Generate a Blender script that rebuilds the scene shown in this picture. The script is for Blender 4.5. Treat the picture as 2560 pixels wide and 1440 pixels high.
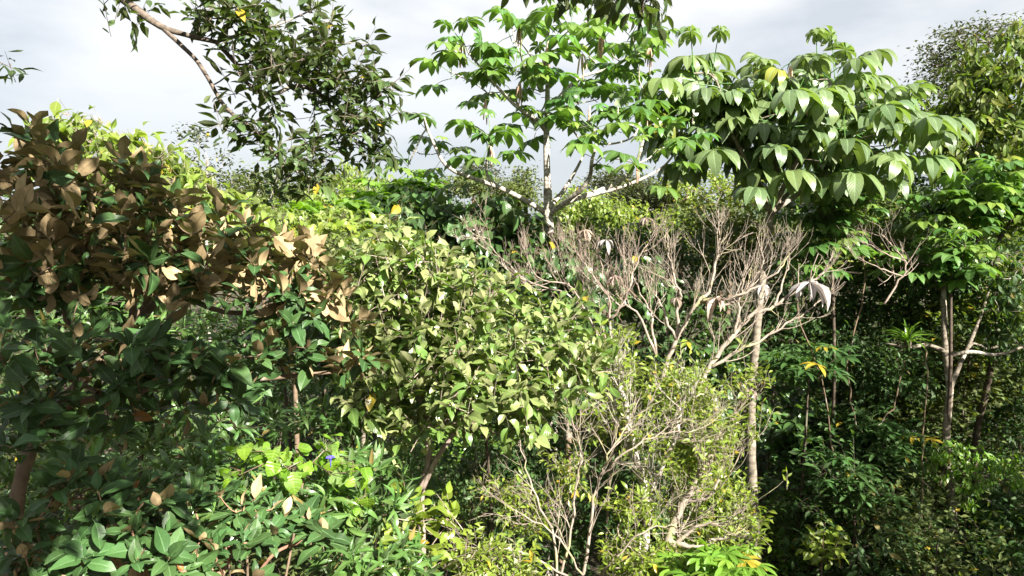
import bpy, math, random
import numpy as np
from mathutils import Matrix, Vector

rng = np.random.default_rng(11)
random.seed(11)
for _o in list(bpy.data.objects):
    bpy.data.objects.remove(_o)
SC = bpy.context.scene
COL = SC.collection
R = math.radians

# ------------------------------------------------------------------ camera
CAM_Z, PITCH, FPX = 6.2, 6.0, 1707.0          # focal length in pixels of the 2560 px wide photograph
cam_d = bpy.data.cameras.new('camera')
cam_d.sensor_width = 36.0
cam_d.lens = 36.0 * FPX / 2560.0
cam_d.clip_start, cam_d.clip_end = 0.05, 3000.0
cam = bpy.data.objects.new('camera', cam_d)
COL.objects.link(cam)
cam.location = (0, 0, CAM_Z)
cam.rotation_euler = (R(90 - PITCH), 0, 0)
SC.camera = cam
CF = np.array([0, math.cos(R(PITCH)), -math.sin(R(PITCH))])
CU = np.array([0, math.sin(R(PITCH)), math.cos(R(PITCH))])
CX = np.array([1.0, 0, 0])
CP = np.array([0, 0, CAM_Z])

def at(px, py, d, *_):
    return CP + CF * d + CX * ((px - 1280) / FPX * d) + CU * ((720 - py) / FPX * d)

# ------------------------------------------------------------------ sky and sun
SUN_AZ = 40.0      # degrees to the right of straight behind the camera
SUN_EL = 36.0
to_sun = Vector((math.sin(R(SUN_AZ)) * math.cos(R(SUN_EL)), -math.cos(R(SUN_AZ)) * math.cos(R(SUN_EL)), math.sin(R(SUN_EL))))
world = bpy.data.worlds.new('World')
SC.world = world
world.use_nodes = True
wn, wl = world.node_tree.nodes, world.node_tree.links
wn.clear()
w_out = wn.new('ShaderNodeOutputWorld')
w_bg = wn.new('ShaderNodeBackground')
w_bg.inputs[1].default_value = 0.1
sky = wn.new('ShaderNodeTexSky')
sky.sky_type = 'NISHITA'
sky.sun_disc = False
sky.sun_elevation = R(SUN_EL)
sky.sun_rotation = R(180 - SUN_AZ)
wtc = wn.new('ShaderNodeTexCoord')
wmap = wn.new('ShaderNodeMapping')
wmap.inputs['Scale'].default_value = (1.0, 1.0, 2.6)
wmap.inputs['Location'].default_value = (0.35, 0.1, 0.42)
wl.new(wtc.outputs['Generated'], wmap.inputs[0])
wno = wn.new('ShaderNodeTexNoise')
wno.inputs['Scale'].default_value = 2.2
wno.inputs['Detail'].default_value = 7.0
wno.inputs['Roughness'].default_value = 0.5
wl.new(wmap.outputs[0], wno.inputs['Vector'])
wramp = wn.new('ShaderNodeValToRGB')
CLOUD = 2.25
wramp.color_ramp.elements[0].position = 0.41
wramp.color_ramp.elements[0].color = (0.66, 0.70, 0.755, 1)
wramp.color_ramp.elements[1].position = 0.57
wramp.color_ramp.elements[1].color = (1.0, 1.0, 1.0, 1)
wl.new(wno.outputs['Fac'], wramp.inputs[0])
# the cloud deck greys a little towards the horizon
wsep = wn.new('ShaderNodeSeparateXYZ')
wl.new(wtc.outputs['Generated'], wsep.inputs[0])
whr = wn.new('ShaderNodeMapRange')
whr.inputs['From Min'].default_value = 0.0
whr.inputs['From Max'].default_value = 0.22
whr.inputs['To Min'].default_value = 0.0
whr.inputs['To Max'].default_value = 1.0
wl.new(wsep.outputs['Z'], whr.inputs['Value'])
whm = wn.new('ShaderNodeMixRGB')
whm.blend_type = 'MIX'
whm.inputs[1].default_value = (0.61, 0.66, 0.725, 1)
wl.new(whr.outputs[0], whm.inputs[0])
wl.new(wramp.outputs[0], whm.inputs[2])
wsc = wn.new('ShaderNodeVectorMath')
wsc.operation = 'SCALE'
wsc.inputs['Scale'].default_value = CLOUD
wl.new(whm.outputs[0], wsc.inputs[0])
wmix = wn.new('ShaderNodeMixRGB')
wmix.inputs[0].default_value = 0.96
wl.new(sky.outputs[0], wmix.inputs[1])
wl.new(wsc.outputs[0], wmix.inputs[2])
wl.new(wmix.outputs[0], w_bg.inputs[0])
wl.new(w_bg.outputs[0], w_out.inputs[0])

sun_d = bpy.data.lights.new('sun', 'SUN')
sun_d.energy = 5.0
sun_d.angle = R(0.5)
sun_d.color = (1.0, 0.95, 0.86)
sun = bpy.data.objects.new('sun', sun_d)
COL.objects.link(sun)
sun.location = (5, -8, 30)
sun.rotation_euler = to_sun.to_track_quat('Z', 'Y').to_euler()

SC.view_settings.view_transform = 'Standard'
SC.view_settings.look = 'None'
SC.view_settings.gamma = 1.0
SC.view_settings.use_curve_mapping = False
SC.view_settings.exposure = 2.2
SC.render.engine = 'CYCLES'
SC.cycles.max_bounces = 6
SC.cycles.diffuse_bounces = 3
SC.cycles.glossy_bounces = 2
SC.cycles.transmission_bounces = 4
SC.cycles.caustics_reflective = False
SC.cycles.caustics_refractive = False
SC.cycles.use_denoising = True

# ------------------------------------------------------------------ materials
def _n(nt, typ, **kw):
    n = nt.nodes.new(typ)
    for k, v in kw.items():
        if k == 'op':
            n.operation = v
        elif k.startswith('i'):
            n.inputs[int(k[1:])].default_value = v
    return n

def _m(nt, op, a, b=None, c=None, clamp=False):
    n = nt.nodes.new('ShaderNodeMath')
    n.operation = op
    n.use_clamp = clamp
    for i, v in enumerate((a, b, c)):
        if v is None:
            continue
        if isinstance(v, (int, float)):
            n.inputs[i].default_value = v
        else:
            nt.links.new(v, n.inputs[i])
    return n.outputs[0]

def _mix(nt, fac, a, b, blend='MIX'):
    n = nt.nodes.new('ShaderNodeMixRGB')
    n.blend_type = blend
    for i, v in enumerate((fac, a, b)):
        if isinstance(v, (int, float)):
            n.inputs[i].default_value = v
        elif isinstance(v, tuple):
            n.inputs[i].default_value = (*v, 1) if len(v) == 3 else v
        else:
            nt.links.new(v, n.inputs[i])
    return n.outputs[0]

def leaf_mat(name, top, bot, trans=None, rough=0.38, veins=9, vein_amt=0.3, slope=0.25, yellow=0.02,
             odd=(0.30, 0.22, 0.02), spots=0.25, tr=0.28, var=0.35, spec=0.5, bump=0.25, hue=0.03, alt=None, vpow=5.0):
    m = bpy.data.materials.new(name)
    m.use_nodes = True
    nt = m.node_tree
    nt.nodes.clear()
    out = nt.nodes.new('ShaderNodeOutputMaterial')
    at_ = nt.nodes.new('ShaderNodeAttribute')
    at_.attribute_name = 'rnd'
    oi = nt.nodes.new('ShaderNodeObjectInfo')
    r = _m(nt, 'FRACT', _m(nt, 'ADD', at_.outputs['Fac'], oi.outputs['Random']))
    r2 = _m(nt, 'FRACT', _m(nt, 'MULTIPLY', r, 7.31))
    r3 = _m(nt, 'FRACT', _m(nt, 'MULTIPLY', r, 29.7))
    uv = nt.nodes.new('ShaderNodeUVMap')
    sep = nt.nodes.new('ShaderNodeSeparateXYZ')
    nt.links.new(uv.outputs[0], sep.inputs[0])
    a = _m(nt, 'MULTIPLY', _m(nt, 'ABSOLUTE', _m(nt, 'SUBTRACT', sep.outputs[0], 0.5)), 2.0)
    vx = _m(nt, 'SUBTRACT', _m(nt, 'MULTIPLY', sep.outputs[1], float(veins)), _m(nt, 'MULTIPLY', a, veins * slope))
    tri = _m(nt, 'ABSOLUTE', _m(nt, 'SUBTRACT', _m(nt, 'FRACT', vx), 0.5))
    tri2 = _m(nt, 'MULTIPLY', tri, 2.0)                       # 1 on the side veins
    side = _m(nt, 'POWER', tri2, vpow)
    mid = _m(nt, 'LESS_THAN', a, 0.085)
    vein = _m(nt, 'MAXIMUM', _m(nt, 'MULTIPLY', side, 0.6), mid)
    hsv = nt.nodes.new('ShaderNodeHueSaturation')
    hsv.inputs['Color'].default_value = (*top, 1)
    nt.links.new(_m(nt, 'ADD', 0.5 - hue / 2, _m(nt, 'MULTIPLY', r3, hue)), hsv.inputs['Hue'])
    nt.links.new(_m(nt, 'ADD', 1.0 - var, _m(nt, 'MULTIPLY', r2, 2 * var)), hsv.inputs['Value'])
    c = hsv.outputs[0]
    if alt:
        r4 = _m(nt, 'FRACT', _m(nt, 'MULTIPLY', r, 53.1))
        c = _mix(nt, _m(nt, 'MULTIPLY', _m(nt, 'SUBTRACT', r4, 0.35, clamp=True), 1.5, clamp=True), c, alt)
    c = _mix(nt, _m(nt, 'GREATER_THAN', r, 1.0 - yellow), c, odd)
    light = tuple(min(1, x * 2.0 + 0.03) for x in top)
    c = _mix(nt, _m(nt, 'MULTIPLY', vein, vein_amt), c, light)
    no = nt.nodes.new('ShaderNodeTexNoise')
    no.noise_dimensions = '3D'
    no.inputs['Scale'].default_value = 7.0
    no.inputs['Detail'].default_value = 3.0
    cmb = nt.nodes.new('ShaderNodeCombineXYZ')
    nt.links.new(sep.outputs[0], cmb.inputs[0])
    nt.links.new(_m(nt, 'MULTIPLY', sep.outputs[1], 2.0), cmb.inputs[1])
    nt.links.new(_m(nt, 'MULTIPLY', r, 40.0), cmb.inputs[2])
    nt.links.new(cmb.outputs[0], no.inputs['Vector'])
    mott = _m(nt, 'ADD', 0.75, _m(nt, 'MULTIPLY', no.outputs['Fac'], 0.5))
    c = _mix(nt, 1.0, c, mott, 'MULTIPLY')
    sp = _m(nt, 'GREATER_THAN', no.outputs['Fac'], 0.72)
    c = _mix(nt, _m(nt, 'MULTIPLY', sp, spots), c, (0.10, 0.065, 0.03))
    hb = nt.nodes.new('ShaderNodeHueSaturation')
    hb.inputs['Color'].default_value = (*bot, 1)
    nt.links.new(_m(nt, 'ADD', 1.0 - var, _m(nt, 'MULTIPLY', r2, 2 * var)), hb.inputs['Value'])
    cb = _mix(nt, _m(nt, 'MULTIPLY', vein, vein_amt * 0.8), hb.outputs[0], tuple(x * 0.45 for x in bot))
    cb = _mix(nt, 1.0, cb, mott, 'MULTIPLY')
    geo = nt.nodes.new('ShaderNodeNewGeometry')
    cc = _mix(nt, geo.outputs['Backfacing'], c, cb)
    bs = nt.nodes.new('ShaderNodeBsdfPrincipled')
    nt.links.new(cc, bs.inputs['Base Color'])
    bs.inputs['Specular IOR Level'].default_value = spec
    nt.links.new(_m(nt, 'ADD', rough - 0.06, _m(nt, 'MULTIPLY', geo.outputs['Backfacing'], 0.3)), bs.inputs['Roughness'])
    bm = nt.nodes.new('ShaderNodeBump')
    bm.inputs['Strength'].default_value = bump
    bm.inputs['Distance'].default_value = 0.01
    nt.links.new(_m(nt, 'SUBTRACT', 1.0, tri2), bm.inputs['Height'])
    nt.links.new(bm.outputs[0], bs.inputs['Normal'])
    tl = nt.nodes.new('ShaderNodeBsdfTranslucent')
    if trans is None:
        trans = (min(1, top[0] * 2.0 + 0.03), min(1, top[1] * 2.2 + 0.03), top[2] * 0.8)
    tcol = _mix(nt, 1.0, trans, _m(nt, 'ADD', 0.7, _m(nt, 'MULTIPLY', r2, 0.6)), 'MULTIPLY')
    nt.links.new(tcol, tl.inputs[0])
    ms = nt.nodes.new('ShaderNodeMixShader')
    ms.inputs[0].default_value = tr
    nt.links.new(bs.outputs[0], ms.inputs[1])
    nt.links.new(tl.outputs[0], ms.inputs[2])
    nt.links.new(ms.outputs[0], out.inputs[0])
    return m

def bark_mat(name, c1, c2, patch=None, rings=0.0, ring_freq=14.0, patch_amt=0.5, rough=0.85, scale=14.0):
    m = bpy.data.materials.new(name)
    m.use_nodes = True
    nt = m.node_tree
    bs = nt.nodes['Principled BSDF']
    bs.inputs['Roughness'].default_value = rough
    bs.inputs['Specular IOR Level'].default_value = 0.25
    tc = nt.nodes.new('ShaderNodeTexCoord')
    n1 = nt.nodes.new('ShaderNodeTexNoise')
    n1.inputs['Scale'].default_value = scale
    n1.inputs['Detail'].default_value = 6.0
    n1.inputs['Roughness'].default_value = 0.65
    nt.links.new(tc.outputs['Object'], n1.inputs['Vector'])
    mp = nt.nodes.new('ShaderNodeMapRange')
    mp.inputs['From Min'].default_value = 0.35
    mp.inputs['From Max'].default_value = 0.65
    nt.links.new(n1.outputs['Fac'], mp.inputs['Value'])
    c = _mix(nt, mp.outputs[0], c1, c2)
    n2 = nt.nodes.new('ShaderNodeTexNoise')
    n2.inputs['Scale'].default_value = 3.0
    n2.inputs['Detail'].default_value = 5.0
    nt.links.new(tc.outputs['Object'], n2.inputs['Vector'])
    if patch:
        pm = nt.nodes.new('ShaderNodeMapRange')
        pm.inputs['From Min'].default_value = 0.66 - 0.2 * patch_amt
        pm.inputs['From Max'].default_value = 0.72 - 0.2 * patch_amt
        nt.links.new(n2.outputs['Fac'], pm.inputs['Value'])
        c = _mix(nt, _m(nt, 'MULTIPLY', pm.outputs[0], 0.85), c, patch)
    h = n1.outputs['Fac']
    if rings > 0:
        uv = nt.nodes.new('ShaderNodeUVMap')
        sep = nt.nodes.new('ShaderNodeSeparateXYZ')
        nt.links.new(uv.outputs[0], sep.inputs[0])
        v = _m(nt, 'ADD', _m(nt, 'MULTIPLY', sep.outputs[1], ring_freq), _m(nt, 'MULTIPLY', n1.outputs['Fac'], 1.2))
        t = _m(nt, 'ABSOLUTE', _m(nt, 'SUBTRACT', _m(nt, 'FRACT', v), 0.5))
        line = _m(nt, 'LESS_THAN', t, 0.13)
        c = _mix(nt, _m(nt, 'MULTIPLY', line, rings), c, tuple(x * 0.35 for x in c2))
        h = _m(nt, 'ADD', h, _m(nt, 'MULTIPLY', t, 0.6))
    bm = nt.nodes.new('ShaderNodeBump')
    bm.inputs['Strength'].default_value = 0.6
    bm.inputs['Distance'].default_value = 0.012
    nt.links.new(h, bm.inputs['Height'])
    nt.links.new(c, bs.inputs['Base Color'])
    nt.links.new(bm.outputs[0], bs.inputs['Normal'])
    return m

B_WHITE = bark_mat('bark_white', (0.42, 0.385, 0.335), (0.25, 0.215, 0.18), (0.12, 0.09, 0.065), rings=0.55, ring_freq=13, patch_amt=0.35)
B_GREY = bark_mat('bark_grey', (0.23, 0.195, 0.15), (0.12, 0.10, 0.075), (0.32, 0.29, 0.24), rings=0.4, ring_freq=8, patch_amt=0.35)
B_DARK = bark_mat('bark_dark', (0.085, 0.062, 0.045), (0.045, 0.033, 0.025), (0.14, 0.13, 0.09), patch_amt=0.3)
B_TAN = bark_mat('bark_tan', (0.30, 0.235, 0.195), (0.15, 0.115, 0.09), (0.42, 0.36, 0.29), patch_amt=0.5)
B_PALE = bark_mat('bark_pale_twig', (0.31, 0.26, 0.21), (0.17, 0.135, 0.105), (0.28, 0.26, 0.13), patch_amt=0.4)
B_RED = bark_mat('bark_reddish', (0.30, 0.17, 0.11), (0.18, 0.10, 0.065), patch_amt=0.3)
B_BROWN = bark_mat('bark_brown', (0.17, 0.12, 0.08), (0.10, 0.07, 0.045), (0.26, 0.24, 0.19), patch_amt=0.4)
B_LIMB = bark_mat('bark_limb', (0.15, 0.12, 0.095), (0.07, 0.055, 0.042), (0.27, 0.245, 0.21), patch_amt=0.45, scale=25)
B_LICHEN = bark_mat('bark_lichen', (0.24, 0.21, 0.165), (0.085, 0.065, 0.045), (0.40, 0.37, 0.31), patch_amt=0.6, rings=0.3, ring_freq=16, scale=22)

# ------------------------------------------------------------------ mesh helpers
class MB:
    def __init__(self):
        self.v, self.t, self.uv, self.r, self.n = [], [], [], [], 0
    def add(self, v, t, uv, rnd=0.0):
        self.v.append(np.asarray(v, float)); self.t.append(np.asarray(t, np.int64) + self.n)
        self.uv.append(np.asarray(uv, float))
        self.r.append(np.broadcast_to(np.asarray(rnd, float), (len(v),)))
        self.n += len(v)
    def empty(self):
        return self.n == 0
    def mesh(self, name, mat, smooth=True, origin=None):
        v = np.concatenate(self.v); t = np.concatenate(self.t); uv = np.concatenate(self.uv); r = np.concatenate(self.r)
        if origin is not None:
            v = v - np.asarray(origin)
        me = bpy.data.meshes.new(name)
        me.vertices.add(len(v)); me.vertices.foreach_set('co', v.astype(np.float32).ravel())
        me.loops.add(len(t) * 3); me.loops.foreach_set('vertex_index', t.astype(np.int32).ravel())
        me.polygons.add(len(t))
        me.polygons.foreach_set('loop_start', np.arange(0, len(t) * 3, 3, dtype=np.int32))
        try:
            me.polygons.foreach_set('loop_total', np.full(len(t), 3, dtype=np.int32))
        except Exception:
            pass
        u = me.uv_layers.new(name='UVMap')
        u.data.foreach_set('uv', uv[t.ravel()].astype(np.float32).ravel())
        a = me.attributes.new('rnd', 'FLOAT', 'POINT')
        a.data.foreach_set('value', r.astype(np.float32))
        me.polygons.foreach_set('use_smooth', np.full(len(t), smooth, dtype=bool))
        me.update(calc_edges=True)
        me.materials.append(mat)
        return me

def unit(v):
    v = np.asarray(v, float)
    return v / (np.linalg.norm(v, axis=-1, keepdims=True) + 1e-9)

def tube(mb, pts, rad, sides=6, cap=True, wob=0.0):
    pts = np.asarray(pts, float); rad = np.asarray(rad, float); k = len(pts)
    tan = unit(np.gradient(pts, axis=0))
    ref = np.array([1.0, 0.1, 0.05]) if abs(tan[0][0]) < 0.8 else np.array([0.0, 1.0, 0.1])
    N = unit(np.cross(tan[0], ref)); V = []; UV = []
    seg = np.concatenate([[0], np.cumsum(np.linalg.norm(np.diff(pts, axis=0), axis=1))])
    for i in range(k):
        N = unit(N - tan[i] * np.dot(N, tan[i])); B = np.cross(tan[i], N)
        ang = np.linspace(0, 2 * np.pi, sides + 1)
        rr = rad[i] * (1 + (wob * rng.normal(size=sides + 1) if wob else 0))
        if wob:
            rr[-1] = rr[0]
        V.append(pts[i] + (np.cos(ang) * rr)[:, None] * N + (np.sin(ang) * rr)[:, None] * B)
        UV.append(np.stack([ang / (2 * np.pi), np.full(sides + 1, seg[i])], 1))
    s = sides + 1
    T = []
    for i in range(k - 1):
        for j in range(sides):
            a, b, c, d = i * s + j, i * s + j + 1, (i + 1) * s + j + 1, (i + 1) * s + j
            T += [(a, b, c), (a, c, d)]
    V = np.concatenate(V); UV = np.concatenate(UV)
    if cap:
        n = len(V)
        V = np.concatenate([V, pts[-1:] + tan[-1] * rad[-1] * 0.5, pts[:1]])
        UV = np.concatenate([UV, [[0.5, seg[-1]], [0.5, 0]]])
        for j in range(sides):
            T.append(((k - 1) * s + j, (k - 1) * s + j + 1, n))
            T.append((j + 1, j, n + 1))
    mb.add(V, T, UV)

def smooth_path(pts, n=4):
    """Catmull-Rom through the points."""
    p = np.asarray(pts, float)
    if len(p) < 3:
        return np.array([p[0] + (p[-1] - p[0]) * t for t in np.linspace(0, 1, n + 1)])
    q = np.concatenate([[2 * p[0] - p[1]], p, [2 * p[-1] - p[-2]]])
    o = []
    for i in range(1, len(q) - 2):
        for t in np.linspace(0, 1, n, endpoint=False):
            a, b, c, d = q[i - 1], q[i], q[i + 1], q[i + 2]
            o.append(0.5 * (2 * b + (c - a) * t + (2 * a - 5 * b + 4 * c - d) * t * t + (3 * b - a - 3 * c + d) * t ** 3))
    o.append(p[-1])
    return np.array(o)

# ------------------------------------------------------------------ leaf templates (length 1 along +Y, top side +Z)
def blade(n, W, peak=0.45, sharp=1.0, fold=0.25, droop=0.3, wave=0.0, pet=0.12, twist=0.0, seed=0, heart=0.0, tip=0.0, curl=0.0):
    g = np.random.default_rng(seed)
    V, UV, T = [], [], []
    ph = g.uniform(0, 6.28, 2)
    for side in (-1, 1):
        base = len(V)
        for i in range(n + 1):
            t = i / n
            # width profile: rises to the peak, falls to a point
            p = math.log(0.5) / math.log(peak)
            w = W / 2 * math.sin(math.pi * min(1, t) ** p) ** sharp
            if tip > 0 and t > 0.8:
                w *= max(0.0, 1 - (t - 0.8) / 0.2 * tip)
            ang = droop * t
            y = math.sin(ang) / droop * 1.0 if abs(droop) > 1e-3 else t
            z = -(1 - math.cos(ang)) / droop if abs(droop) > 1e-3 else 0.0
            yb = y - heart * w * (1 - t) if heart else y
            tw = twist * (t - 0.3)
            zz = abs(w) * math.tan(fold) + wave * math.sin(t * 11 + ph[(side + 1) // 2]) * w * 2 - curl * w * w * 6
            mx = 0.03 * math.sin(t * 3 + ph[0])
            V.append((mx, y, z)); UV.append((0.5, t))
            ex, ez = side * w, zz
            V.append((mx + ex * math.cos(tw) - ez * math.sin(tw), yb, z + ez * math.cos(tw) + ex * math.sin(tw)))
            UV.append((0.5 + side * 0.5, t))
        for i in range(n):
            a, b, c, d = base + 2 * i, base + 2 * i + 1, base + 2 * i + 3, base + 2 * i + 2
            tr = []
            if i > 0 or heart:
                tr.append((a, b, c) if side > 0 else (a, c, b))
                tr.append((a, c, d) if side > 0 else (a, d, c))
                if i == n - 1:
                    tr.pop()
                    tr[-1] = (a, b, d) if side > 0 else (a, d, b)
            else:
                tr.append((a, c, d) if side > 0 else (a, d, c))
            T += tr
    V = np.array(V, float)
    if pet > 0:
        V[:, 1] = V[:, 1] * (1 - pet) + pet
        k = len(V)
        V = np.concatenate([V, [(-0.008, 0, 0), (0.008, 0, 0), (0.008, pet * 1.05, 0), (-0.008, pet * 1.05, 0)]])
        UV += [(0.5, 0.02)] * 4
        T += [(k, k + 1, k + 2), (k, k + 2, k + 3)]
    return V, np.array(T), np.array(UV, float)

def palmate(nl, n, W, join=0.3, droop=1.2, fold=0.2, seed=0, span=320, dead=0.0, jag=0.1):
    """A lobed, umbrella-like leaf: centre at the origin, lobes spread round Z, tips hanging down."""
    g = np.random.default_rng(seed)
    Vs, Ts, Us, k = [], [], [], 0
    for i in range(nl):
        f = i / (nl - 1)
        ang = R(-span / 2 + span * f) + g.normal() * 0.07
        ln = (0.72 + 0.28 * math.sin(math.pi * f)) * g.uniform(0.92 - 0.5 * dead, 1.05 + 0.15 * dead)
        ang += g.normal() * 0.25 * dead
        v, t, u = blade(n, W, peak=0.55, sharp=0.8, fold=fold * g.uniform(0.5, 1.4) + dead * 0.7, droop=droop * g.uniform(0.75, 1.2) + dead * g.uniform(0, 0.5),
                        wave=0.05 + dead * 0.1, pet=0, twist=g.normal() * 0.15 + dead * g.normal() * 0.5, seed=seed * 31 + i)
        v = v * ln
        # near the centre the lobes are joined: keep the base as wide as its share of the circle
        rad = v[:, 1].copy()
        share = np.tan(R(span / (nl - 1)) / 2) * np.maximum(rad, 0.0)
        j = rad < join
        sgn = np.sign(v[:, 0] + 1e-12) * (u[:, 0] != 0.5)
        v[j, 0] = (sgn * share)[j]
        v[j, 2] = np.abs(v[j, 0]) * 0.25 - (rad[j] ** 2) * 0.4
        ca, sa = math.cos(ang), math.sin(ang)
        tilt = 0.12 - dead * 0.8
        y2 = v[:, 1] * math.cos(tilt) - v[:, 2] * math.sin(tilt)
        z2 = v[:, 1] * math.sin(tilt) + v[:, 2] * math.cos(tilt)
        Vs.append(np.stack([v[:, 0] * ca + y2 * sa, -v[:, 0] * sa + y2 * ca, z2 + 0.002 * i], 1))
        Ts.append(t + k); Us.append(u); k += len(v)
    return np.concatenate(Vs), np.concatenate(Ts), np.concatenate(Us)

SP = {}
def species(key, fn, mat, nvar=5, hi=6, lo=3, **kw):
    SP[key] = dict(hi=[fn(hi, seed=s + 1, i=s, **kw) for s in range(nvar)], lo=[fn(lo, seed=s + 1, i=s, **kw) for s in range(nvar)],
                   mat=mat, mesh={}, W=kw.get('W', 0.4), palm=(fn is _p), key=key)

def _b(n, seed, i, **kw):
    k = dict(kw)
    g = np.random.default_rng(seed * 7)
    k['droop'] = kw.get('droop', 0.4) * g.uniform(0.2, 1.7)
    k['fold'] = kw.get('fold', 0.25) * g.uniform(0.3, 1.6)
    k['twist'] = g.normal() * 0.35
    if i == 2: k['droop'] = -0.5 * k['droop']
    v, t, u = blade(n, seed=seed, **k)
    if i >= 3 and n > 3:                    # one side eaten by insects
        row = 2 + int(g.integers(0, n - 3)); sd = int(g.integers(0, 2))
        j = sd * 2 * (n + 1) + 2 * row + 1
        v[j, 0] *= g.uniform(0.25, 0.6)
    return v, t, u

def _p(n, seed, i, **kw):
    k = dict(kw)
    nl = k.pop('nl')
    g = np.random.default_rng(seed * 7)
    k['droop'] = kw.get('droop', 1.2) * g.uniform(0.8, 1.2)
    return palmate(nl + (seed % 2), n, seed=seed, **k)

M_BROWN = leaf_mat('leaf_brown_backed', (0.036, 0.078, 0.022), (0.34, 0.25, 0.135), trans=(0.16, 0.18, 0.03), rough=0.46, spec=0.24, veins=4, slope=1.3, vein_amt=0.6, tr=0.16, spots=0.8, yellow=0.004, odd=(0.26, 0.10, 0.03), bump=0.1, var=0.45)
M_PALE = leaf_mat('leaf_pale_glossy', (0.085, 0.14, 0.03), (0.25, 0.265, 0.115), rough=0.32, veins=9, slope=0.35, vein_amt=0.5, tr=0.28, yellow=0.008, var=0.35, bump=0.2, alt=(0.27, 0.28, 0.12))
M_OVER = leaf_mat('leaf_overhang', (0.045, 0.075, 0.022), (0.075, 0.095, 0.035), rough=0.46, spec=0.3, veins=7, slope=0.5, tr=0.22, yellow=0.01, var=0.4)
M_BRIGHT = leaf_mat('leaf_bright', (0.13, 0.18, 0.03), (0.15, 0.19, 0.06), rough=0.4, veins=9, tr=0.36, yellow=0.02, var=0.3)
M_NARROW = leaf_mat('leaf_narrow', (0.07, 0.135, 0.033), (0.085, 0.13, 0.05), rough=0.34, veins=14, tr=0.26, var=0.4, vein_amt=0.15, yellow=0.03, odd=(0.20, 0.15, 0.05))
M_HEART = leaf_mat('leaf_heart', (0.13, 0.23, 0.02), (0.14, 0.22, 0.05), rough=0.5, veins=5, tr=0.42, yellow=0.02, var=0.2)
M_TRUMP = leaf_mat('leaf_trumpet', (0.06, 0.13, 0.03), (0.15, 0.20, 0.09), rough=0.40, veins=9, slope=0.2, vein_amt=0.45, vpow=3.0, tr=0.3, yellow=0.02, odd=(0.19, 0.21, 0.015), alt=(0.16, 0.22, 0.035), var=0.35, bump=0.12)
M_TRUMPB = leaf_mat('leaf_big_trumpet', (0.08, 0.122, 0.05), (0.17, 0.215, 0.095), rough=0.42, veins=13, slope=0.22, vein_amt=0.75, vpow=2.2, alt=(0.13, 0.17, 0.05), tr=0.3, yellow=0.02, odd=(0.20, 0.20, 0.015), var=0.3, bump=0.15)  # strong vein colour also stands in for shading of the leaf pleats
M_EDGE = leaf_mat('leaf_edge_tree', (0.07, 0.11, 0.02), (0.09, 0.125, 0.035), rough=0.5, spec=0.3, veins=8, tr=0.3, yellow=0.01, var=0.45, alt=(0.16, 0.17, 0.03))
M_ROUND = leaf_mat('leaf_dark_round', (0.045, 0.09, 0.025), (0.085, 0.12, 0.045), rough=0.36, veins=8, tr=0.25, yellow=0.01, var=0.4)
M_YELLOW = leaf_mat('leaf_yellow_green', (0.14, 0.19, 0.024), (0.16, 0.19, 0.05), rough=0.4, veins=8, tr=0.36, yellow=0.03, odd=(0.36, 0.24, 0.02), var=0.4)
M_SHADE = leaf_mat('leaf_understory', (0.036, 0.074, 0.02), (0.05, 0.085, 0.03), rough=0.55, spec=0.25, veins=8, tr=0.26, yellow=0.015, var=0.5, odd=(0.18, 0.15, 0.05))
M_OLIVE = leaf_mat('leaf_olive', (0.072, 0.095, 0.026), (0.08, 0.10, 0.036), rough=0.65, spec=0.2, veins=5, tr=0.26, yellow=0.02, var=0.45)
M_GREYLF = leaf_mat('leaf_grey_green', (0.05, 0.062, 0.026), (0.055, 0.066, 0.034), rough=0.7, spec=0.15, veins=5, tr=0.22, yellow=0.01, var=0.4)
M_LIME = leaf_mat('leaf_lime', (0.10, 0.19, 0.022), (0.12, 0.19, 0.05), rough=0.42, veins=7, tr=0.36, yellow=0.02, var=0.35)
M_DEAD = leaf_mat('leaf_dead', (0.24, 0.18, 0.14), (0.30, 0.24, 0.20), trans=(0.25, 0.16, 0.09), rough=0.7, veins=10, tr=0.12, yellow=0.0, var=0.3, spots=0.5)
M_SILVER = leaf_mat('leaf_dead_silver', (0.29, 0.26, 0.25), (0.34, 0.31, 0.30), trans=(0.4, 0.35, 0.3), rough=0.6, veins=9, tr=0.1, yellow=0.0, var=0.15, spots=0.6)

species('brown', _b, M_BROWN, W=0.44, peak=0.48, sharp=0.85, fold=0.25, droop=0.6, wave=0.05, pet=0.12, hi=7, lo=4)
species('pale', _b, M_PALE, W=0.46, peak=0.46, sharp=0.85, fold=0.38, droop=0.9, wave=0.05, pet=0.1, hi=6, lo=3)
species('over', _b, M_OVER, W=0.36, peak=0.45, sharp=1.0, fold=0.25, droop=0.5, wave=0.04, pet=0.1, tip=0.35)
species('bright', _b, M_BRIGHT, W=0.42, peak=0.42, fold=0.25, droop=0.7, wave=0.05, pet=0.15)
species('narrow', _b, M_NARROW, W=0.19, peak=0.45, fold=0.3, droop=0.8, wave=0.02, pet=0.06)
species('heart', _b, M_HEART, W=0.95, peak=0.3, sharp=0.75, fold=0.12, droop=0.4, wave=0.04, pet=0.2, heart=0.35)
species('trump', _p, M_TRUMP, nl=8, W=0.40, join=0.42, droop=1.05, fold=0.25, hi=5, lo=3)
species('trumpb', _p, M_TRUMPB, nl=9, W=0.32, join=0.2, droop=1.65, fold=0.25, hi=7, lo=4)
species('trumpl', _p, M_LIME, nl=8, W=0.36, join=0.35, droop=0.9, fold=0.25, hi=5, lo=3)
species('compound', _p, M_LIME, nl=7, W=0.30, join=0.05, droop=0.9, fold=0.25, span=330, hi=5, lo=3)
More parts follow.
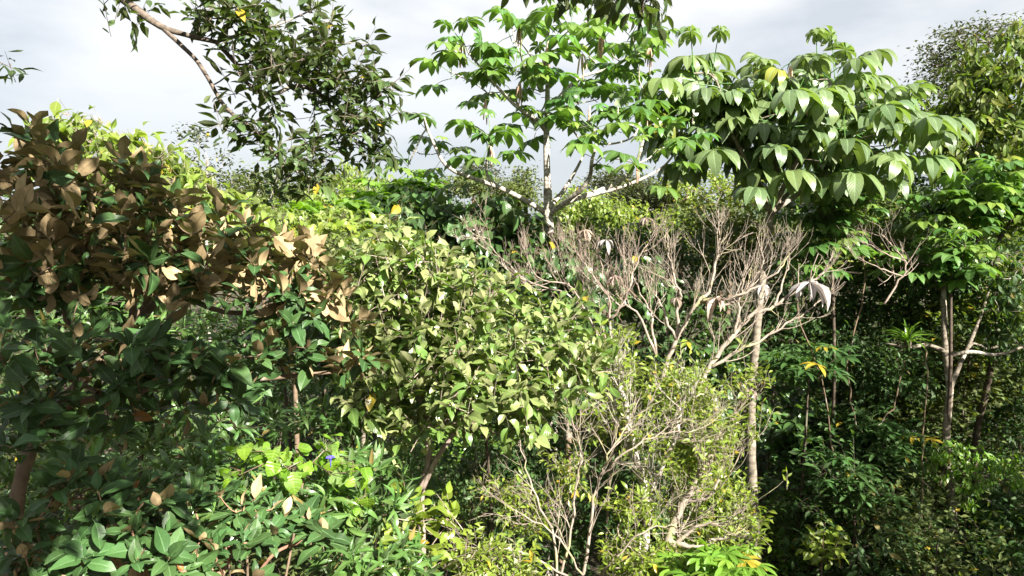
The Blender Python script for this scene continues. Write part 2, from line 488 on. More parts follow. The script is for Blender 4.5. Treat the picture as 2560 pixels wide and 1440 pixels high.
species('round', _b, M_ROUND, W=0.5, peak=0.48, sharp=0.85, fold=0.25, droop=0.6, wave=0.04, pet=0.12)
species('yellow', _b, M_YELLOW, W=0.36, peak=0.45, fold=0.25, droop=0.5, pet=0.08, lo=2)
species('shade', _b, M_SHADE, W=0.38, peak=0.42, fold=0.2, droop=0.6, pet=0.08, lo=2)
species('edge', _b, M_EDGE, W=0.36, peak=0.42, fold=0.2, droop=0.6, pet=0.08, lo=3)
species('olive', _b, M_OLIVE, W=0.42, fold=0.2, droop=0.3, pet=0, lo=2)
species('greylf', _b, M_GREYLF, W=0.42, fold=0.2, droop=0.3, pet=0, lo=2)
M_DIMPALM = leaf_mat('leaf_dim_compound', (0.045, 0.095, 0.025), (0.06, 0.10, 0.035), rough=0.5, spec=0.3, veins=7, tr=0.3, var=0.35)  # compound leaf for shaded plants, the shade put into its darker colour
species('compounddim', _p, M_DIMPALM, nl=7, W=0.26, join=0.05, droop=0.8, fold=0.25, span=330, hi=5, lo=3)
species('lime', _b, M_LIME, W=0.45, fold=0.2, droop=0.4, pet=0.05, lo=2)
species('deadleaf', _b, M_DEAD, W=0.3, fold=0.7, droop=1.6, wave=0.12, pet=0.05, lo=3)
species('limeleaf', _b, M_YELLOW, W=0.48, peak=0.45, sharp=0.85, fold=0.3, droop=0.6, wave=0.05, pet=0.1)

# ------------------------------------------------------------------ things
def ground_z(x, y):
    x = np.asarray(x, float); y = np.asarray(y, float)
    return 0.25 * np.sin(x * 0.31 + 1) * np.cos(y * 0.27) + 0.12 * np.sin(x * 0.9 + y * 0.7) - 0.15

def tag(o, label=None, cat=None, group=None, kind=None):
    if label: o['label'] = label
    if cat: o['category'] = cat
    if group: o['group'] = group
    if kind: o['kind'] = kind
    return o

def empty(name, loc):
    o = bpy.data.objects.new(name, None)
    COL.objects.link(o)
    o.location = loc
    o.empty_display_size = 0.2
    return o

def child(name, me, parent, kind=None):
    o = bpy.data.objects.new(name, me)
    COL.objects.link(o)
    o.parent = parent
    if kind: o['kind'] = kind
    return o

def rot_about(v, axis, ang):
    axis = unit(axis)
    c, s = np.cos(ang)[..., None] if np.ndim(ang) else math.cos(ang), np.sin(ang)[..., None] if np.ndim(ang) else math.sin(ang)
    return v * c + np.cross(axis, v) * s + axis * np.sum(axis * v, -1, keepdims=True) * (1 - c)

PLANTS = []

class Plant:
    def __init__(self, name, label, cat, base, bark, species_key, group=None):
        self.name, self.label, self.cat, self.group = name, label, cat, group
        self.base = np.asarray(base, float)
        self.bark, self.sp = bark, SP[species_key] if species_key else None
        self.P, self.Y, self.Z, self.S, self.SPK = [], [], [], [], []
        self.nodes, self.par, self.tubes = [], [], []     # skeleton
        self.wood = []                                    # (part name, MB)
        self.twigs = MB()
        self.extra = []                                   # callables(root)
        self.stalks = MB()
        PLANTS.append(self)

    def leaf(self, p, y, z, s):
        y = unit(y); z = np.asarray(z, float)
        z = unit(z - y * np.dot(z, y))
        self.P.append(np.asarray(p, float)); self.Y.append(y); self.Z.append(z); self.S.append(s)

    # --- skeleton
    def add_path(self, pts, parent=-1):
        """A hand-laid stem; returns node indices."""
        ids = []
        for i, p in enumerate(pts):
            self.nodes.append(np.asarray(p, float)); self.par.append(parent)
            parent = len(self.nodes) - 1
            ids.append(parent)
        return ids

    def connect(self, targets, up=0.3, lam=0.25, steps=3, sag=0.0):
        """Grow a curved twig from the nearest stem to every target."""
        targets = np.asarray(targets, float)
        c0 = self.nodes[-1]
        order = np.argsort(np.linalg.norm(targets - np.mean(self.nodes, axis=0), axis=1))
        plen = [0.0] * len(self.nodes)
        for i, p in enumerate(self.par):
            if p >= 0:
                plen[i] = plen[p] + float(np.linalg.norm(self.nodes[i] - self.nodes[p]))
        self.tips = {}
        for ti in order:
            t = targets[ti]
            nd = np.array(self.nodes)
            dv = t - nd
            cost = np.linalg.norm(dv, axis=1) + lam * np.array(plen) * 0.3 + np.maximum(0, -dv[:, 2]) * 0.4
            j = int(np.argmin(cost))
            a = self.nodes[j]
            L = np.linalg.norm(t - a)
            g = a - self.nodes[self.par[j]] if self.par[j] >= 0 else np.array([0, 0, 1.0])
            ctrl = a + (unit(g) * 0.4 + np.array([0, 0, up])) * L * 0.5 + rng.normal(size=3) * L * 0.06
            ctrl2 = t - unit(t - ctrl) * L * 0.3 + np.array([0, 0, -up]) * L * 0.12
            last = j; chain = [j]
            for s in range(1, steps + 1):
                u = s / steps
                q = (1 - u) ** 3 * a + 3 * (1 - u) ** 2 * u * ctrl + 3 * (1 - u) * u * u * ctrl2 + u ** 3 * t
                self.nodes.append(q); self.par.append(last)
                plen.append(plen[last] + L / steps)
                last = len(self.nodes) - 1; chain.append(last)
            self.tubes.append(chain)
            self.tips[int(ti)] = last

    def radii(self, r_tip, power=0.42, rmax=None):
        cnt = np.zeros(len(self.nodes))
        kids = [0] * len(self.nodes)
        for p in self.par:
            if p >= 0: kids[p] += 1
        for i in range(len(self.nodes)):
            if kids[i] == 0: cnt[i] += 1
        for i in range(len(self.nodes) - 1, -1, -1):
            if self.par[i] >= 0: cnt[self.par[i]] += cnt[i]
        r = r_tip * np.maximum(cnt, 1) ** power
        if rmax is not None: r = np.minimum(r, rmax)
        return r

    def build_wood(self, r, trunk_ids, limb_ids=(), limb_thr=None, sides=5, trunk_sides=10):
        """trunk, each thick limb a branch of its own, the thin rest joined."""
        def rp(ids):
            return np.array([self.nodes[i] for i in ids]), np.array([r[i] for i in ids])
        for ids in trunk_ids:
            p, q = rp(ids); mb = MB()
            q = np.maximum.accumulate(q[::-1])[::-1]
            tube(mb, p, q, trunk_sides, wob=0.05); self.wood.append(('trunk', mb))
        for ids in limb_ids:
            p, q = rp(ids); mb = MB()
            q = np.maximum.accumulate(q[::-1])[::-1]
            if len(q) > 1: q[0] = q[1]
            tube(mb, p, q, 8, wob=0.04); self.wood.append(('branch', mb))
        k = 0
        for ch in sorted(self.tubes, key=lambda c: -r[c[1]]):
            p, q = rp(ch)
            q[0] = min(q[0], q[1] * 1.15)
            if limb_thr and q[1] > limb_thr and k < 14:
                mb = MB(); tube(mb, p, q, 6); self.wood.append(('branch', mb)); k += 1
            else:
                tube(self.twigs, p, q, sides if q[1] > 0.012 else 3, cap=False)

UP = np.array([0, 0, 1.0])

def rand_unit():
    return unit(rng.normal(size=3))

def clump_leaves(pl, p, out, k, size, arr, face=None, jit=0.25):
    out = unit(out)
    if arr == 'whorl':                      # a rosette round the twig tip
        ax = unit(out * 0.7 + UP * 0.6 + rng.normal(size=3) * 0.25)
        a1 = unit(np.cross(ax, rand_unit())); a2 = np.cross(ax, a1)
        th0 = rng.uniform(0, 6.28)
        for i in range(k):
            th = th0 + i * 2.4
            el = R(rng.uniform(15, 95))
            if i < 2: el = R(rng.uniform(5, 30))
            rad = a1 * math.cos(th) + a2 * math.sin(th)
            y = ax * math.cos(el) + rad * math.sin(el)
            z = ax * math.sin(el) - rad * math.cos(el)
            s = size * rng.uniform(0.55, 1.25) * (0.7 if i < 2 else 1)
            if face is not None and face[1] > 0.5: s *= 1.08
            if face is not None and not (face[1] > 0.5 and rng.uniform() < 0.2):
                z = unit(z * 0.7 + np.asarray(face) * 0.9)
                y = unit(y * 1.0 + rng.normal(size=3) * 0.1 - np.asarray(face) * 0.35 * np.dot(y, face))
            pl.leaf(p - ax * rng.uniform(0, 0.3) * size + rng.normal(size=3) * 0.03 * size, y, z, s)
    elif arr == 'spray':                    # leaves to both sides of a short shoot
        d = unit(out + UP * rng.uniform(-0.3, 0.5) + rng.normal(size=3) * 0.4)
        L = size * k * 0.28
        if size > 0.1 and np.linalg.norm(p - CP) < 14:
            tube(pl.twigs, [p - d * L * 0.65, p - d * L * 0.1, p + d * L * 0.42], [size * .02, size * .016, size * .008], 3, cap=False)
        side = unit(np.cross(d, UP + rng.normal(size=3) * 0.2)); nrm = np.cross(side, d)
        for i in range(k):
            f = i / max(1, k - 1)
            q = p + d * L * (f - 0.6)
            sg = 1 if i % 2 else -1
            y = unit(side * sg * rng.uniform(0.4, 1.0) + d * rng.uniform(0.3, 0.9) - UP * (rng.uniform(-0.1, 0.45) if pl.sp['key'] != 'pale' else rng.uniform(-0.55, 0.3)) + rng.normal(size=3) * jit)
            z = unit(nrm * 0.6 + UP * 0.7 + rng.normal(size=3) * jit * 1.2)
            if face is not None: z = unit(z + np.asarray(face) * 1.0)
            pl.leaf(q, y, z, size * rng.uniform(0.65, 1.15))
    elif arr == 'droop':                    # leaves hanging from the shoot
        d = unit(out + rng.normal(size=3) * 0.4)
        for i in range(k):
            q = p + np.clip(rng.normal(size=3), -1.3, 1.3) * size * 0.42
            if size > 0.09 and np.linalg.norm(p - CP) < 13:
                tube(pl.twigs, [p - d * size * 0.3, q], [size * .012, size * .008], 3, cap=False)
            y = unit(d * rng.uniform(0.1, 0.9) - UP * rng.uniform(0.35, 1.2) + rng.normal(size=3) * 0.35)
            z = unit(out * 0.9 + UP * 0.7 + rng.normal(size=3) * 0.35)
            pl.leaf(q, y, z, size * rng.uniform(0.6, 1.2))
    elif arr == 'cloud':                    # small leaves in flat-ish sprays
        for i in range(k):
            q = p + rng.normal(size=3) * size * np.array([1.5, 1.5, 0.8])
            y = unit(rng.normal(size=3) * np.array([1, 1, 0.5]) + out * 0.5)
            z = unit(UP + rng.normal(size=3) * 0.55)
            pl.leaf(q, y, z, size * rng.uniform(0.7, 1.3))
    elif arr == 'palm':                     # long-stalked umbrella leaves round the branch tip
        th0 = rng.uniform(0, 6.28)
        ax = unit(UP + out * 0.35)
        a1 = unit(np.cross(ax, rand_unit())); a2 = np.cross(ax, a1)
        for i in range(k):
            th = th0 + i * 2.4 + rng.normal() * 0.2
            el = R(25 + 75 * i / max(1, k - 1)) + rng.normal() * 0.12
            rad = a1 * math.cos(th) + a2 * math.sin(th)
            y = unit(ax * math.cos(el) + rad * math.sin(el))
            pet = size * rng.uniform(0.75, 1.25)
            mid = p - ax * size * 0.35 * i / k + y * pet * 0.5 - UP * 0.02 * pet
            q = p - ax * size * 0.35 * i / k + y * pet - UP * pet * 0.08
            mid = mid + UP * pet * 0.05
            tube(pl.stalks, [p - ax * size * 0.35 * i / k, mid, q], [size * 0.018, size * 0.014, size * 0.012], 3, cap=False)
            z = unit(UP * 0.9 + rad * rng.uniform(0.05, 0.6) + rng.normal(size=3) * 0.15)
            pl.leaf(q, y * np.array([1, 1, 0.2]), z, size * rng.uniform(0.75, 1.12) * (0.6 if i == 0 else 1))

def blob_points(blobs, n, shell=0.33):
    """Points in pixel-described ellipsoids (px, py, rx, ry, depth, depth radius), more of them near the skin."""
    area = np.array([b[2] * b[3] * (b[4] / 10) ** 2 for b in blobs]); area = area / area.sum()
    pts, outs, idx = [], [], []
    cnt = np.maximum(1, np.round(area * n)).astype(int)
    for bi, b in enumerate(blobs):
        c = at(b[0], b[1], b[4]); rx, rz, ry = b[2] * b[4] / FPX, b[3] * b[4] / FPX, b[5]
        for _ in range(cnt[bi]):
            u = rand_unit(); rr = rng.uniform() ** shell
            q = u * rr
            pts.append(c + CX * q[0] * rx + CF * q[1] * ry + CU * q[2] * rz)
            outs.append(unit(np.array([q[0] / rx * 1.0, q[1] / ry, q[2] / rz]) * min(rx, ry, rz) + UP * 0.15))
            idx.append(bi)
    return np.array(pts), np.array(outs), np.array(idx)

def blob_world(blobs):
    """The same from metres: (x, y, z, rx, ry, rz)."""
    return blobs

def T(name, label, cat, blobs, sp, n, k, size, arr, trunk=None, tr=0.06, bark=B_BROWN, base=None, group=None, faces=None,
      limbs=(), limb_thr=None, up=0.3, wblobs=(), shell=0.33, r_tip=0.004, targets=None, lam=0.25, twig=True, top=None, tprof=None):
    """One plant. trunk: list of pixel points (px, py, depth) from low to high; its foot is brought down to the ground."""
    if trunk:
        tp = [at(*q) for q in trunk]
    else:
        c = np.mean([at(b[0], b[1], b[4]) for b in blobs], axis=0) if blobs else np.mean([np.array(w[:3]) for w in wblobs], axis=0)
        low = c.copy()
        tp = [low + rng.normal(size=3) * 0.03]
    if base is None:
        f = tp[0]
        bx, by = f[0] + rng.normal() * 0.1, f[1] + rng.normal() * 0.1
    else:
        bx, by = base
    bz = float(ground_z(bx, by))
    foot = np.array([bx, by, bz - 0.15])
    if tp[0][2] - bz > 0.5:
        h = tp[0][2] - bz
        md = (foot + tp[0]) / 2 + np.array([rng.normal() * 0.04 * h, rng.normal() * 0.04 * h, 0])
        path = [foot, md] + tp
    else:
        path = [foot] + tp
    pl = Plant(name, label, cat, (bx, by, bz), bark, sp, group)
    pth = smooth_path(path, 5)
    tid = pl.add_path(pth)
    limb_ids = []
    for lb in limbs:
        lp = smooth_path([at(*q) for q in lb], 4)
        nd = np.array(pl.nodes)
        j = int(np.argmin(np.linalg.norm(nd - lp[0], axis=1)))
        ids = pl.add_path(lp[1:] if np.linalg.norm(nd[j] - lp[0]) < 0.4 else lp, j)
        limb_ids.append([j] + ids)
    pts, outs, idx = (np.zeros((0, 3)), np.zeros((0, 3)), np.zeros(0, int))
    if targets is not None:
        pts = np.array([at(*q) for q in targets])
        cen = pts.mean(axis=0)
        outs = unit((pts - cen) * np.array([1, 1, 0.4]) + UP * 0.4)
        idx = np.zeros(len(pts), int)
    elif blobs:
        pts, outs, idx = blob_points(blobs, n, shell)
    for w in wblobs:                        # crown outside the picture, in metres
        m = int(w[6])
        for _ in range(m):
            u = rand_unit() * rng.uniform() ** shell
            pts = np.concatenate([pts, [np.array(w[:3]) + u * np.array(w[3:6])]])
            outs = np.concatenate([outs, [unit(u + UP * 0.2)]])
            idx = np.append(idx, -1)
    if twig and len(pts):
        pl.connect(pts, up=up, lam=lam)
        r = pl.radii(r_tip, rmax=tr)
    else:
        r = np.full(len(pl.nodes), tr)
    ti = np.array(tid)
    r[ti] = np.maximum(r[ti], tr * np.linspace(1.0, 0.45 if top is None else top, len(ti)))
    if tprof is not None:
        r[ti] = np.interp(np.linspace(0, 1, len(ti)), np.linspace(0, 1, len(tprof)), tprof)
    for ids in limb_ids:
        a = min(tr * 0.5, r[ids[0]] * 0.75)
        r[ids[1:]] = np.maximum(r[ids[1:]], a * np.linspace(1, 0.4, len(ids) - 1))
    pl.build_wood(r, [tid], limb_ids, limb_thr)
    for i in range(len(pts)):
        fc = None
        if faces is not None and idx[i] >= 0:
            fc = faces[idx[i]] if isinstance(faces, list) else faces
        kk = k if isinstance(k, int) else int(rng.integers(k[0], k[1] + 1))
        clump_leaves(pl, pts[i], outs[i], kk, size, arr, fc)
    return pl

# ------------------------------------------------------------------ the ground
def build_ground():
    xs = np.concatenate([[-900, -400, -200, -100], np.linspace(-60, 60, 81), [100, 200, 400, 900]])
    ys = np.concatenate([[-300, -100, -40], np.linspace(-15, 90, 81), [140, 250, 500, 1200]])
    X, Y = np.meshgrid(xs, ys)
    Z = ground_z(X, Y)
    v = np.stack([X.ravel(), Y.ravel(), Z.ravel()], 1)
    nx = len(xs)
    t = []
    for j in range(len(ys) - 1):
        for i in range(nx - 1):
            a = j * nx + i
            t += [(a, a + 1, a + nx + 1), (a, a + nx + 1, a + nx)]
    mb = MB(); mb.add(v, t, v[:, :2] * 0.1)
    m = bpy.data.materials.new('forest_floor')
    m.use_nodes = True
    nt = m.node_tree
    bs = nt.nodes['Principled BSDF']; bs.inputs['Roughness'].default_value = 0.95
    tc = nt.nodes.new('ShaderNodeTexCoord')
    n1 = nt.nodes.new('ShaderNodeTexNoise'); n1.inputs['Scale'].default_value = 3.5; n1.inputs['Detail'].default_value = 8
    n2 = nt.nodes.new('ShaderNodeTexVoronoi'); n2.inputs['Scale'].default_value = 14
    nt.links.new(tc.outputs['Object'], n1.inputs['Vector']); nt.links.new(tc.outputs['Object'], n2.inputs['Vector'])
    c = _mix(nt, n1.outputs['Fac'], (0.035, 0.026, 0.017), (0.085, 0.058, 0.036))
    c = _mix(nt, _m(nt, 'MULTIPLY', n2.outputs['Color'], 0.45), c, (0.03, 0.05, 0.015))
    nt.links.new(c, bs.inputs['Base Color'])
    bm = nt.nodes.new('ShaderNodeBump'); bm.inputs['Distance'].default_value = 0.06
    nt.links.new(n2.outputs['Distance'], bm.inputs['Height']); nt.links.new(bm.outputs[0], bs.inputs['Normal'])
    o = bpy.data.objects.new('ground', mb.mesh('ground', m)); COL.objects.link(o); o['kind'] = 'structure'
build_ground()

AWAY = (0.15, 0.9, 0.35)      # upper sides turned from the camera: brown backs show
TOWARD = (0.1, -0.6, 0.7)

# ================================================================== FOREGROUND
# --- tree at the left whose limb reaches into the picture from above
T('overhanging_tree', 'dark leafy tree limb arching down across the pale sky at upper left', 'tree',
  [(470, 20, 70, 30, 4.9, .4), (600, 40, 120, 60, 5.0, .5), (700, 120, 170, 90, 5.1, .6), (720, 220, 170, 80, 5.1, .6), (850, 160, 110, 70, 5.2, .5),
   (920, 260, 90, 90, 5.3, .4), (880, 340, 90, 70, 5.3, .4), (930, 200, 60, 60, 5.3, .3), (800, 30, 50, 40, 5.2, .4), (590, 300, 55, 45, 4.9, .25), (660, 350, 70, 50, 5.0, .3),
   (760, 400, 90, 60, 5.1, .4), (700, 450, 70, 45, 5.0, .3), (780, 430, 50, 50, 5.2, .3), (940, 370, 35, 40, 5.3, .3), (320, 10, 60, 25, 4.9, .3), (235, 2, 30, 15, 4.9, .2), (-15, 150, 30, 25, 4.7, .2)],
  'over', 240, (6, 9), 0.145, 'spray', base=(-4.9, 4.2),
  trunk=[(-330, 700, 4.6), (-260, 200, 4.7), (-120, -250, 4.8), (90, -190, 4.9), (250, -50, 5.0), (330, 15, 5.0), (400, 65, 5.0), (470, 88, 5.0), (540, 105, 5.05)], tr=0.12, bark=B_LIMB, tprof=[.13, .12, .11, .10, .09, .07, .046, .029, .023, .02, .017],
  limbs=[[(400, 65, 5.0), (450, 110, 4.98), (490, 150, 4.97), (520, 195, 4.96), (565, 270, 4.95), (640, 330, 5.0), (700, 400, 5.05), (760, 440, 5.1)],
         [(540, 105, 5.05), (590, 160, 5.1), (620, 210, 5.1), (680, 235, 5.15), (740, 215, 5.2), (800, 235, 5.2), (900, 300, 5.3)],
         [(540, 105, 5.05), (620, 80, 5.1), (700, 60, 5.1), (790, 20, 5.2)],
         [(-120, -250, 4.8), (-60, -50, 4.75), (-40, 100, 4.7), (-20, 145, 4.7)]],
  wblobs=[(-3.6, 3.6, 9.4, 1.4, 1.3, 0.8, 110), (-2.2, 2.8, 9.6, 1.3, 1.2, 0.7, 90), (-4.4, 1.6, 8.8, 1.2, 1.5, 1.0, 110)], r_tip=0.0032, limb_thr=0.012)  # out-of-view crown clumps, extended to block sun and sky over the left

# --- tall tree over the viewpoint, only the lowest leaves hang into the picture
def canopy():
    bx, by = 2.4, -4.2
    pl = Plant('canopy_tree', 'dark blurred leaves of a tree overhead hanging into the top centre', 'tree', (bx, by, float(ground_z(bx, by))), B_DARK, 'over')
    tid = pl.add_path(smooth_path([(bx, by, -0.3), (2.3, -4.0, 3.5), (2.2, -3.6, 6.8), (1.7, -2.2, 8.8)], 5))
    l1 = pl.add_path(smooth_path([(1.7, -2.2, 8.8), (1.6, -0.4, 9.5), (1.3, 1.2, 9.3), (0.85, 2.2, 8.3), (0.6, 2.7, 7.65)], 5)[1:], tid[-1])
    l2 = pl.add_path(smooth_path([(1.7, -2.2, 8.8), (0.4, -0.6, 9.2), (-1.0, 0.8, 9.4), (-2.2, 1.6, 9.6)], 5)[1:], tid[-1])
    pts, outs, idx = blob_points([(1585, -25, 65, 30, 2.7, .15), (1450, -55, 150, 16, 2.8, .2), (1285, -60, 60, 14, 2.8, .15), (1610, 10, 25, 22, 2.6, .1)], 26)
    for w in [(2.5, 1.0, 9.4, 0.6, 0.6, 0.5, 36), (0.0, 0.8, 9.1, 0.8, 0.9, 0.6, 90), (-0.8, 1.0, 9.2, 1.0, 1.1, 0.8, 100), (0.5, -0.7, 8.6, 0.9, 1.0, 0.8, 90), (-2.0, 1.4, 9.4, 1.1, 1.1, 0.8, 90), (0.4, 1.1, 7.7, .35, .4, .35, 40), (0.0, 0.5, 7.6, .7, .5, .45, 80), (-0.9, .4, 7.7, .7, .6, .5, 80), (-1.6, -1.2, 8.2, 1.6, 1.1, 1.1, 150), (-3.4, -0.6, 8.0, 1.3, 1.2, 1.2, 110)]:  # unseen crown clumps, placed to shade the left foreground and hanging leaves
        for _ in range(w[6]):
            u = rand_unit() * rng.uniform() ** .35
            pts = np.concatenate([pts, [np.array(w[:3]) + u * np.array(w[3:6])]]); outs = np.concatenate([outs, [unit(u + UP * .2)]])
    pl.connect(pts, up=0.1)
    r = pl.radii(0.003, rmax=0.1)
    r[tid] = np.linspace(0.2, 0.11, len(tid)); r[l1] = np.maximum(r[l1], np.linspace(0.09, 0.012, len(l1))); r[l2] = np.maximum(r[l2], np.linspace(0.09, 0.03, len(l2)))
    pl.build_wood(r, [tid], [[tid[-1]] + l1, [tid[-1]] + l2], None)
    for i in range(len(pts)):
        clump_leaves(pl, pts[i], outs[i], int(rng.integers(5, 7)) if i < 26 else int(rng.integers(7, 10)), 0.10 if i < 26 else 0.17, 'droop' if i < 26 else 'spray')
canopy()

# --- the large brown-backed tree filling the left
up_b = [(70, 420, 120, 90, 3.5, .4), (210, 470, 190, 100, 3.7, .5), (150, 590, 190, 90, 3.5, .5), (370, 540, 170, 90, 3.8, .4), (400, 640, 200, 80, 3.8, .5), (560, 620, 150, 70, 4.0, .4),
        (680, 680, 110, 70, 4.1, .35), (40, 320, 50, 50, 3.5, .2), (560, 540, 70, 40, 4.1, .2), (780, 640, 45, 45, 4.2, .2), (810, 730, 60, 40, 4.2, .2), (530, 740, 180, 50, 3.9, .4), (200, 700, 200, 60, 3.6, .4)]
lo_b = [(110, 860, 150, 70, 3.5, .4), (330, 860, 160, 60, 3.6, .4), (480, 910, 200, 70, 3.8, .4), (660, 880, 140, 80, 4.0, .4), (250, 960, 220, 60, 3.6, .4), (600, 980, 130, 40, 3.9, .3),
        (720, 780, 90, 50, 4.1, .3), (330, 1040, 220, 40, 3.9, .4), (130, 1010, 140, 50, 3.7, .4), (60, 1110, 70, 60, 3.3, .2), (100, 700, 120, 60, 3.7, .3)]
sp_b = [(880, 915, 60, 30, 4.2, .15), (780, 900, 50, 35, 4.2, .2), (835, 735, 60, 45, 4.2, .25), (790, 630, 60, 45, 4.2, .25), (740, 720, 80, 45, 4.15, .2), (860, 780, 40, 35, 4.2, .2), (900, 910, 60, 35, 4.25, .2)]
T('brown_leaf_tree', 'large foreground tree at left with brown undersides on its upper leaves', 'tree', up_b + lo_b + sp_b, 'brown', 370, (6, 9), 0.155, 'whorl',
  trunk=[(40, 1700, 3.8), (30, 1350, 3.8), (90, 1080, 3.9), (200, 960, 4.0), (330, 820, 4.1), (420, 720, 4.15)], tr=0.055, bark=B_BROWN, base=(-2.9, 3.7),
  limbs=[[(90, 1080, 3.9), (170, 1015, 3.9), (300, 985, 3.95), (480, 960, 4.0), (680, 945, 4.15), (830, 930, 4.2)],
         [(200, 960, 4.0), (90, 830, 3.9), (60, 640, 3.8), (70, 440, 3.7), (40, 340, 3.6)],
         [(420, 720, 4.15), (560, 780, 4.15), (700, 770, 4.2), (820, 740, 4.2)],
         [(330, 820, 4.1), (330, 660, 4.0), (260, 520, 3.9)], [(420, 720, 4.15), (520, 640, 4.15), (640, 640, 4.15), (770, 640, 4.2)]],
  faces=[AWAY] * len(up_b) + [TOWARD] * len(lo_b) + [AWAY] * len(sp_b), r_tip=0.0035, shell=0.4)

T('brown_leaf_shrub', 'low brown-backed shrub with glossy green leaf tops at the bottom left corner', 'shrub',
  [(200, 1250, 170, 60, 3.1, .35), (420, 1290, 190, 70, 3.2, .35), (120, 1390, 170, 60, 3.0, .3), (360, 1400, 200, 60, 3.0, .3), (570, 1400, 110, 60, 3.1, .25), (640, 1300, 70, 50, 3.3, .2), (180, 1200, 60, 40, 3.1, .2)],
  'brown', 115, (7, 10), 0.128, 'whorl', trunk=[(300, 1900, 3.3), (330, 1600, 3.3), (330, 1450, 3.3)], tr=0.03, bark=B_RED, faces=(0.05, -0.45, 0.75), r_tip=0.0035)
T('brown_leaf_shrub', 'single brown-backed sprig with insect-bitten pale leaves at bottom left of centre', 'shrub',
  [(770, 1310, 45, 28, 3.5, .12), (800, 1345, 40, 25, 3.5, .1)], 'brown', 6, (9, 11), 0.15, 'whorl',
  trunk=[(560, 1900, 3.5), (600, 1560, 3.5), (670, 1400, 3.5), (760, 1350, 3.5)], tr=0.016, bark=B_RED, faces=(0.05, -0.6, 0.6), r_tip=0.004)

# --- narrow-leaved shrubs below
for lab, bl, n in [
    ('narrow-leaved shrub with dark drooping leaves just below the heart-leaved vine', [(760, 1240, 130, 50, 4.8, .4)], 34),
    ('narrow-leaved shrub in half shade left of the heart-leaved vine', [(560, 1180, 130, 60, 5.1, .4)], 30),
    ('narrow-leaved shrub deep in shade beneath the brown-backed tree', [(330, 1130, 220, 80, 5.6, .6)], 46),
    ('sunlit narrow-leaved shrub right of the blue flower', [(930, 1220, 110, 80, 5.2, .4), (880, 1280, 80, 50, 5.1, .3)], 40),
    ('sunlit narrow-leaved shrub at the bottom edge below the bitten sprig', [(900, 1390, 150, 55, 4.7, .4), (1000, 1430, 80, 40, 4.8, .3)], 40),
    ('narrow-leaved shrub in front of the pale glossy tree, behind the sprig of brown backs', [(800, 1040, 130, 60, 6.2, .5), (880, 1100, 80, 50, 6.0, .4)], 40),
    ('narrow-leaved shrub between the bottom left corner and the bitten sprig', [(600, 1270, 130, 45, 4.5, .3)], 26),
    ('narrow-leaved shrub in the darkest corner at far left edge', [(60, 1230, 130, 80, 5.2, .5)], 24)]:
    T('narrow_leaf_shrub', lab, 'shrub', bl, 'narrow', n, (9, 12), 0.2, 'whorl', tr=0.016, bark=B_BROWN, r_tip=0.003, group='narrow-leaved shrubs')

T('heart_leaf_vine', 'bright green heart-leaved vine scrambling over the narrow-leaved shrubs', 'vine',
  [(700, 1130, 80, 25, 4.6, .15), (790, 1115, 60, 25, 4.7, .12), (850, 1165, 60, 25, 4.6, .12), (740, 1160, 40, 20, 4.5, .1), (610, 1130, 40, 25, 4.7, .1), (890, 1240, 40, 25, 4.7, .1), (600, 1170, 30, 20, 4.6, .1)],
  'heart', 24, (4, 6), 0.105, 'droop', tr=0.008, bark=B_BROWN, faces=None, r_tip=0.0025)

# ================================================================== MIDDLE
T('glossy_leaf_tree', 'rounded sunlit tree with pale glossy leaves in the centre', 'tree',
  [(1000, 650, 110, 70, 6.6, .8), (930, 720, 110, 70, 6.5, .7), (1110, 690, 110, 70, 6.7, .7), (1200, 760, 100, 70, 6.7, .7), (1050, 800, 190, 80, 6.5, .8), (1260, 860, 130, 80, 6.5, .7), (1390, 800, 60, 50, 6.7, .5),
   (1400, 920, 100, 70, 6.5, .6), (1200, 960, 170, 80, 6.3, .8), (1010, 930, 130, 80, 6.4, .7), (1320, 1010, 90, 50, 6.3, .5), (1080, 1050, 120, 40, 6.4, .6), (930, 1000, 70, 60, 6.4, .5), (960, 590, 40, 25, 6.6, .2), (1370, 760, 40, 25, 6.8, .2), (850, 700, 60, 60, 6.5, .4), (1290, 1060, 50, 40, 6.4, .3), (1470, 900, 50, 60, 6.6, .4), (1150, 860, 130, 90, 6.4, .6)],
  'pale', 680, (6, 8), 0.184, 'spray', trunk=[(1060, 1600, 6.9), (1055, 1350, 6.9), (1053, 1230, 6.9), (1072, 1150, 6.9), (1065, 1020, 6.9), (1050, 880, 6.9), (1040, 760, 6.9)], tr=0.045, bark=B_TAN,
  limbs=[[(1053, 1230, 6.9), (1090, 1150, 6.85), (1130, 1090, 6.8), (1200, 980, 6.7), (1290, 900, 6.7)], [(1065, 1020, 6.9), (1150, 900, 6.8), (1190, 800, 6.8)], [(1200, 980, 6.7), (1300, 1000, 6.6), (1390, 950, 6.6)], [(1065, 1020, 6.9), (980, 900, 6.7), (930, 760, 6.6)]],
  r_tip=0.0035, limb_thr=0.012)
T('glossy_leaf_tree', 'small glossy-leaved sapling with yellowing leaves at bottom centre left', 'tree',
  [(1040, 1290, 45, 40, 6.0, .3), (1000, 1350, 60, 40, 5.9, .3), (1120, 1290, 50, 30, 6.1, .25), (1040, 1420, 60, 40, 5.8, .3)], 'limeleaf', 26, (5, 7), 0.2, 'spray',
  trunk=[(1050, 1700, 6.0), (1045, 1400, 6.0)], tr=0.02, bark=B_TAN, r_tip=0.003)

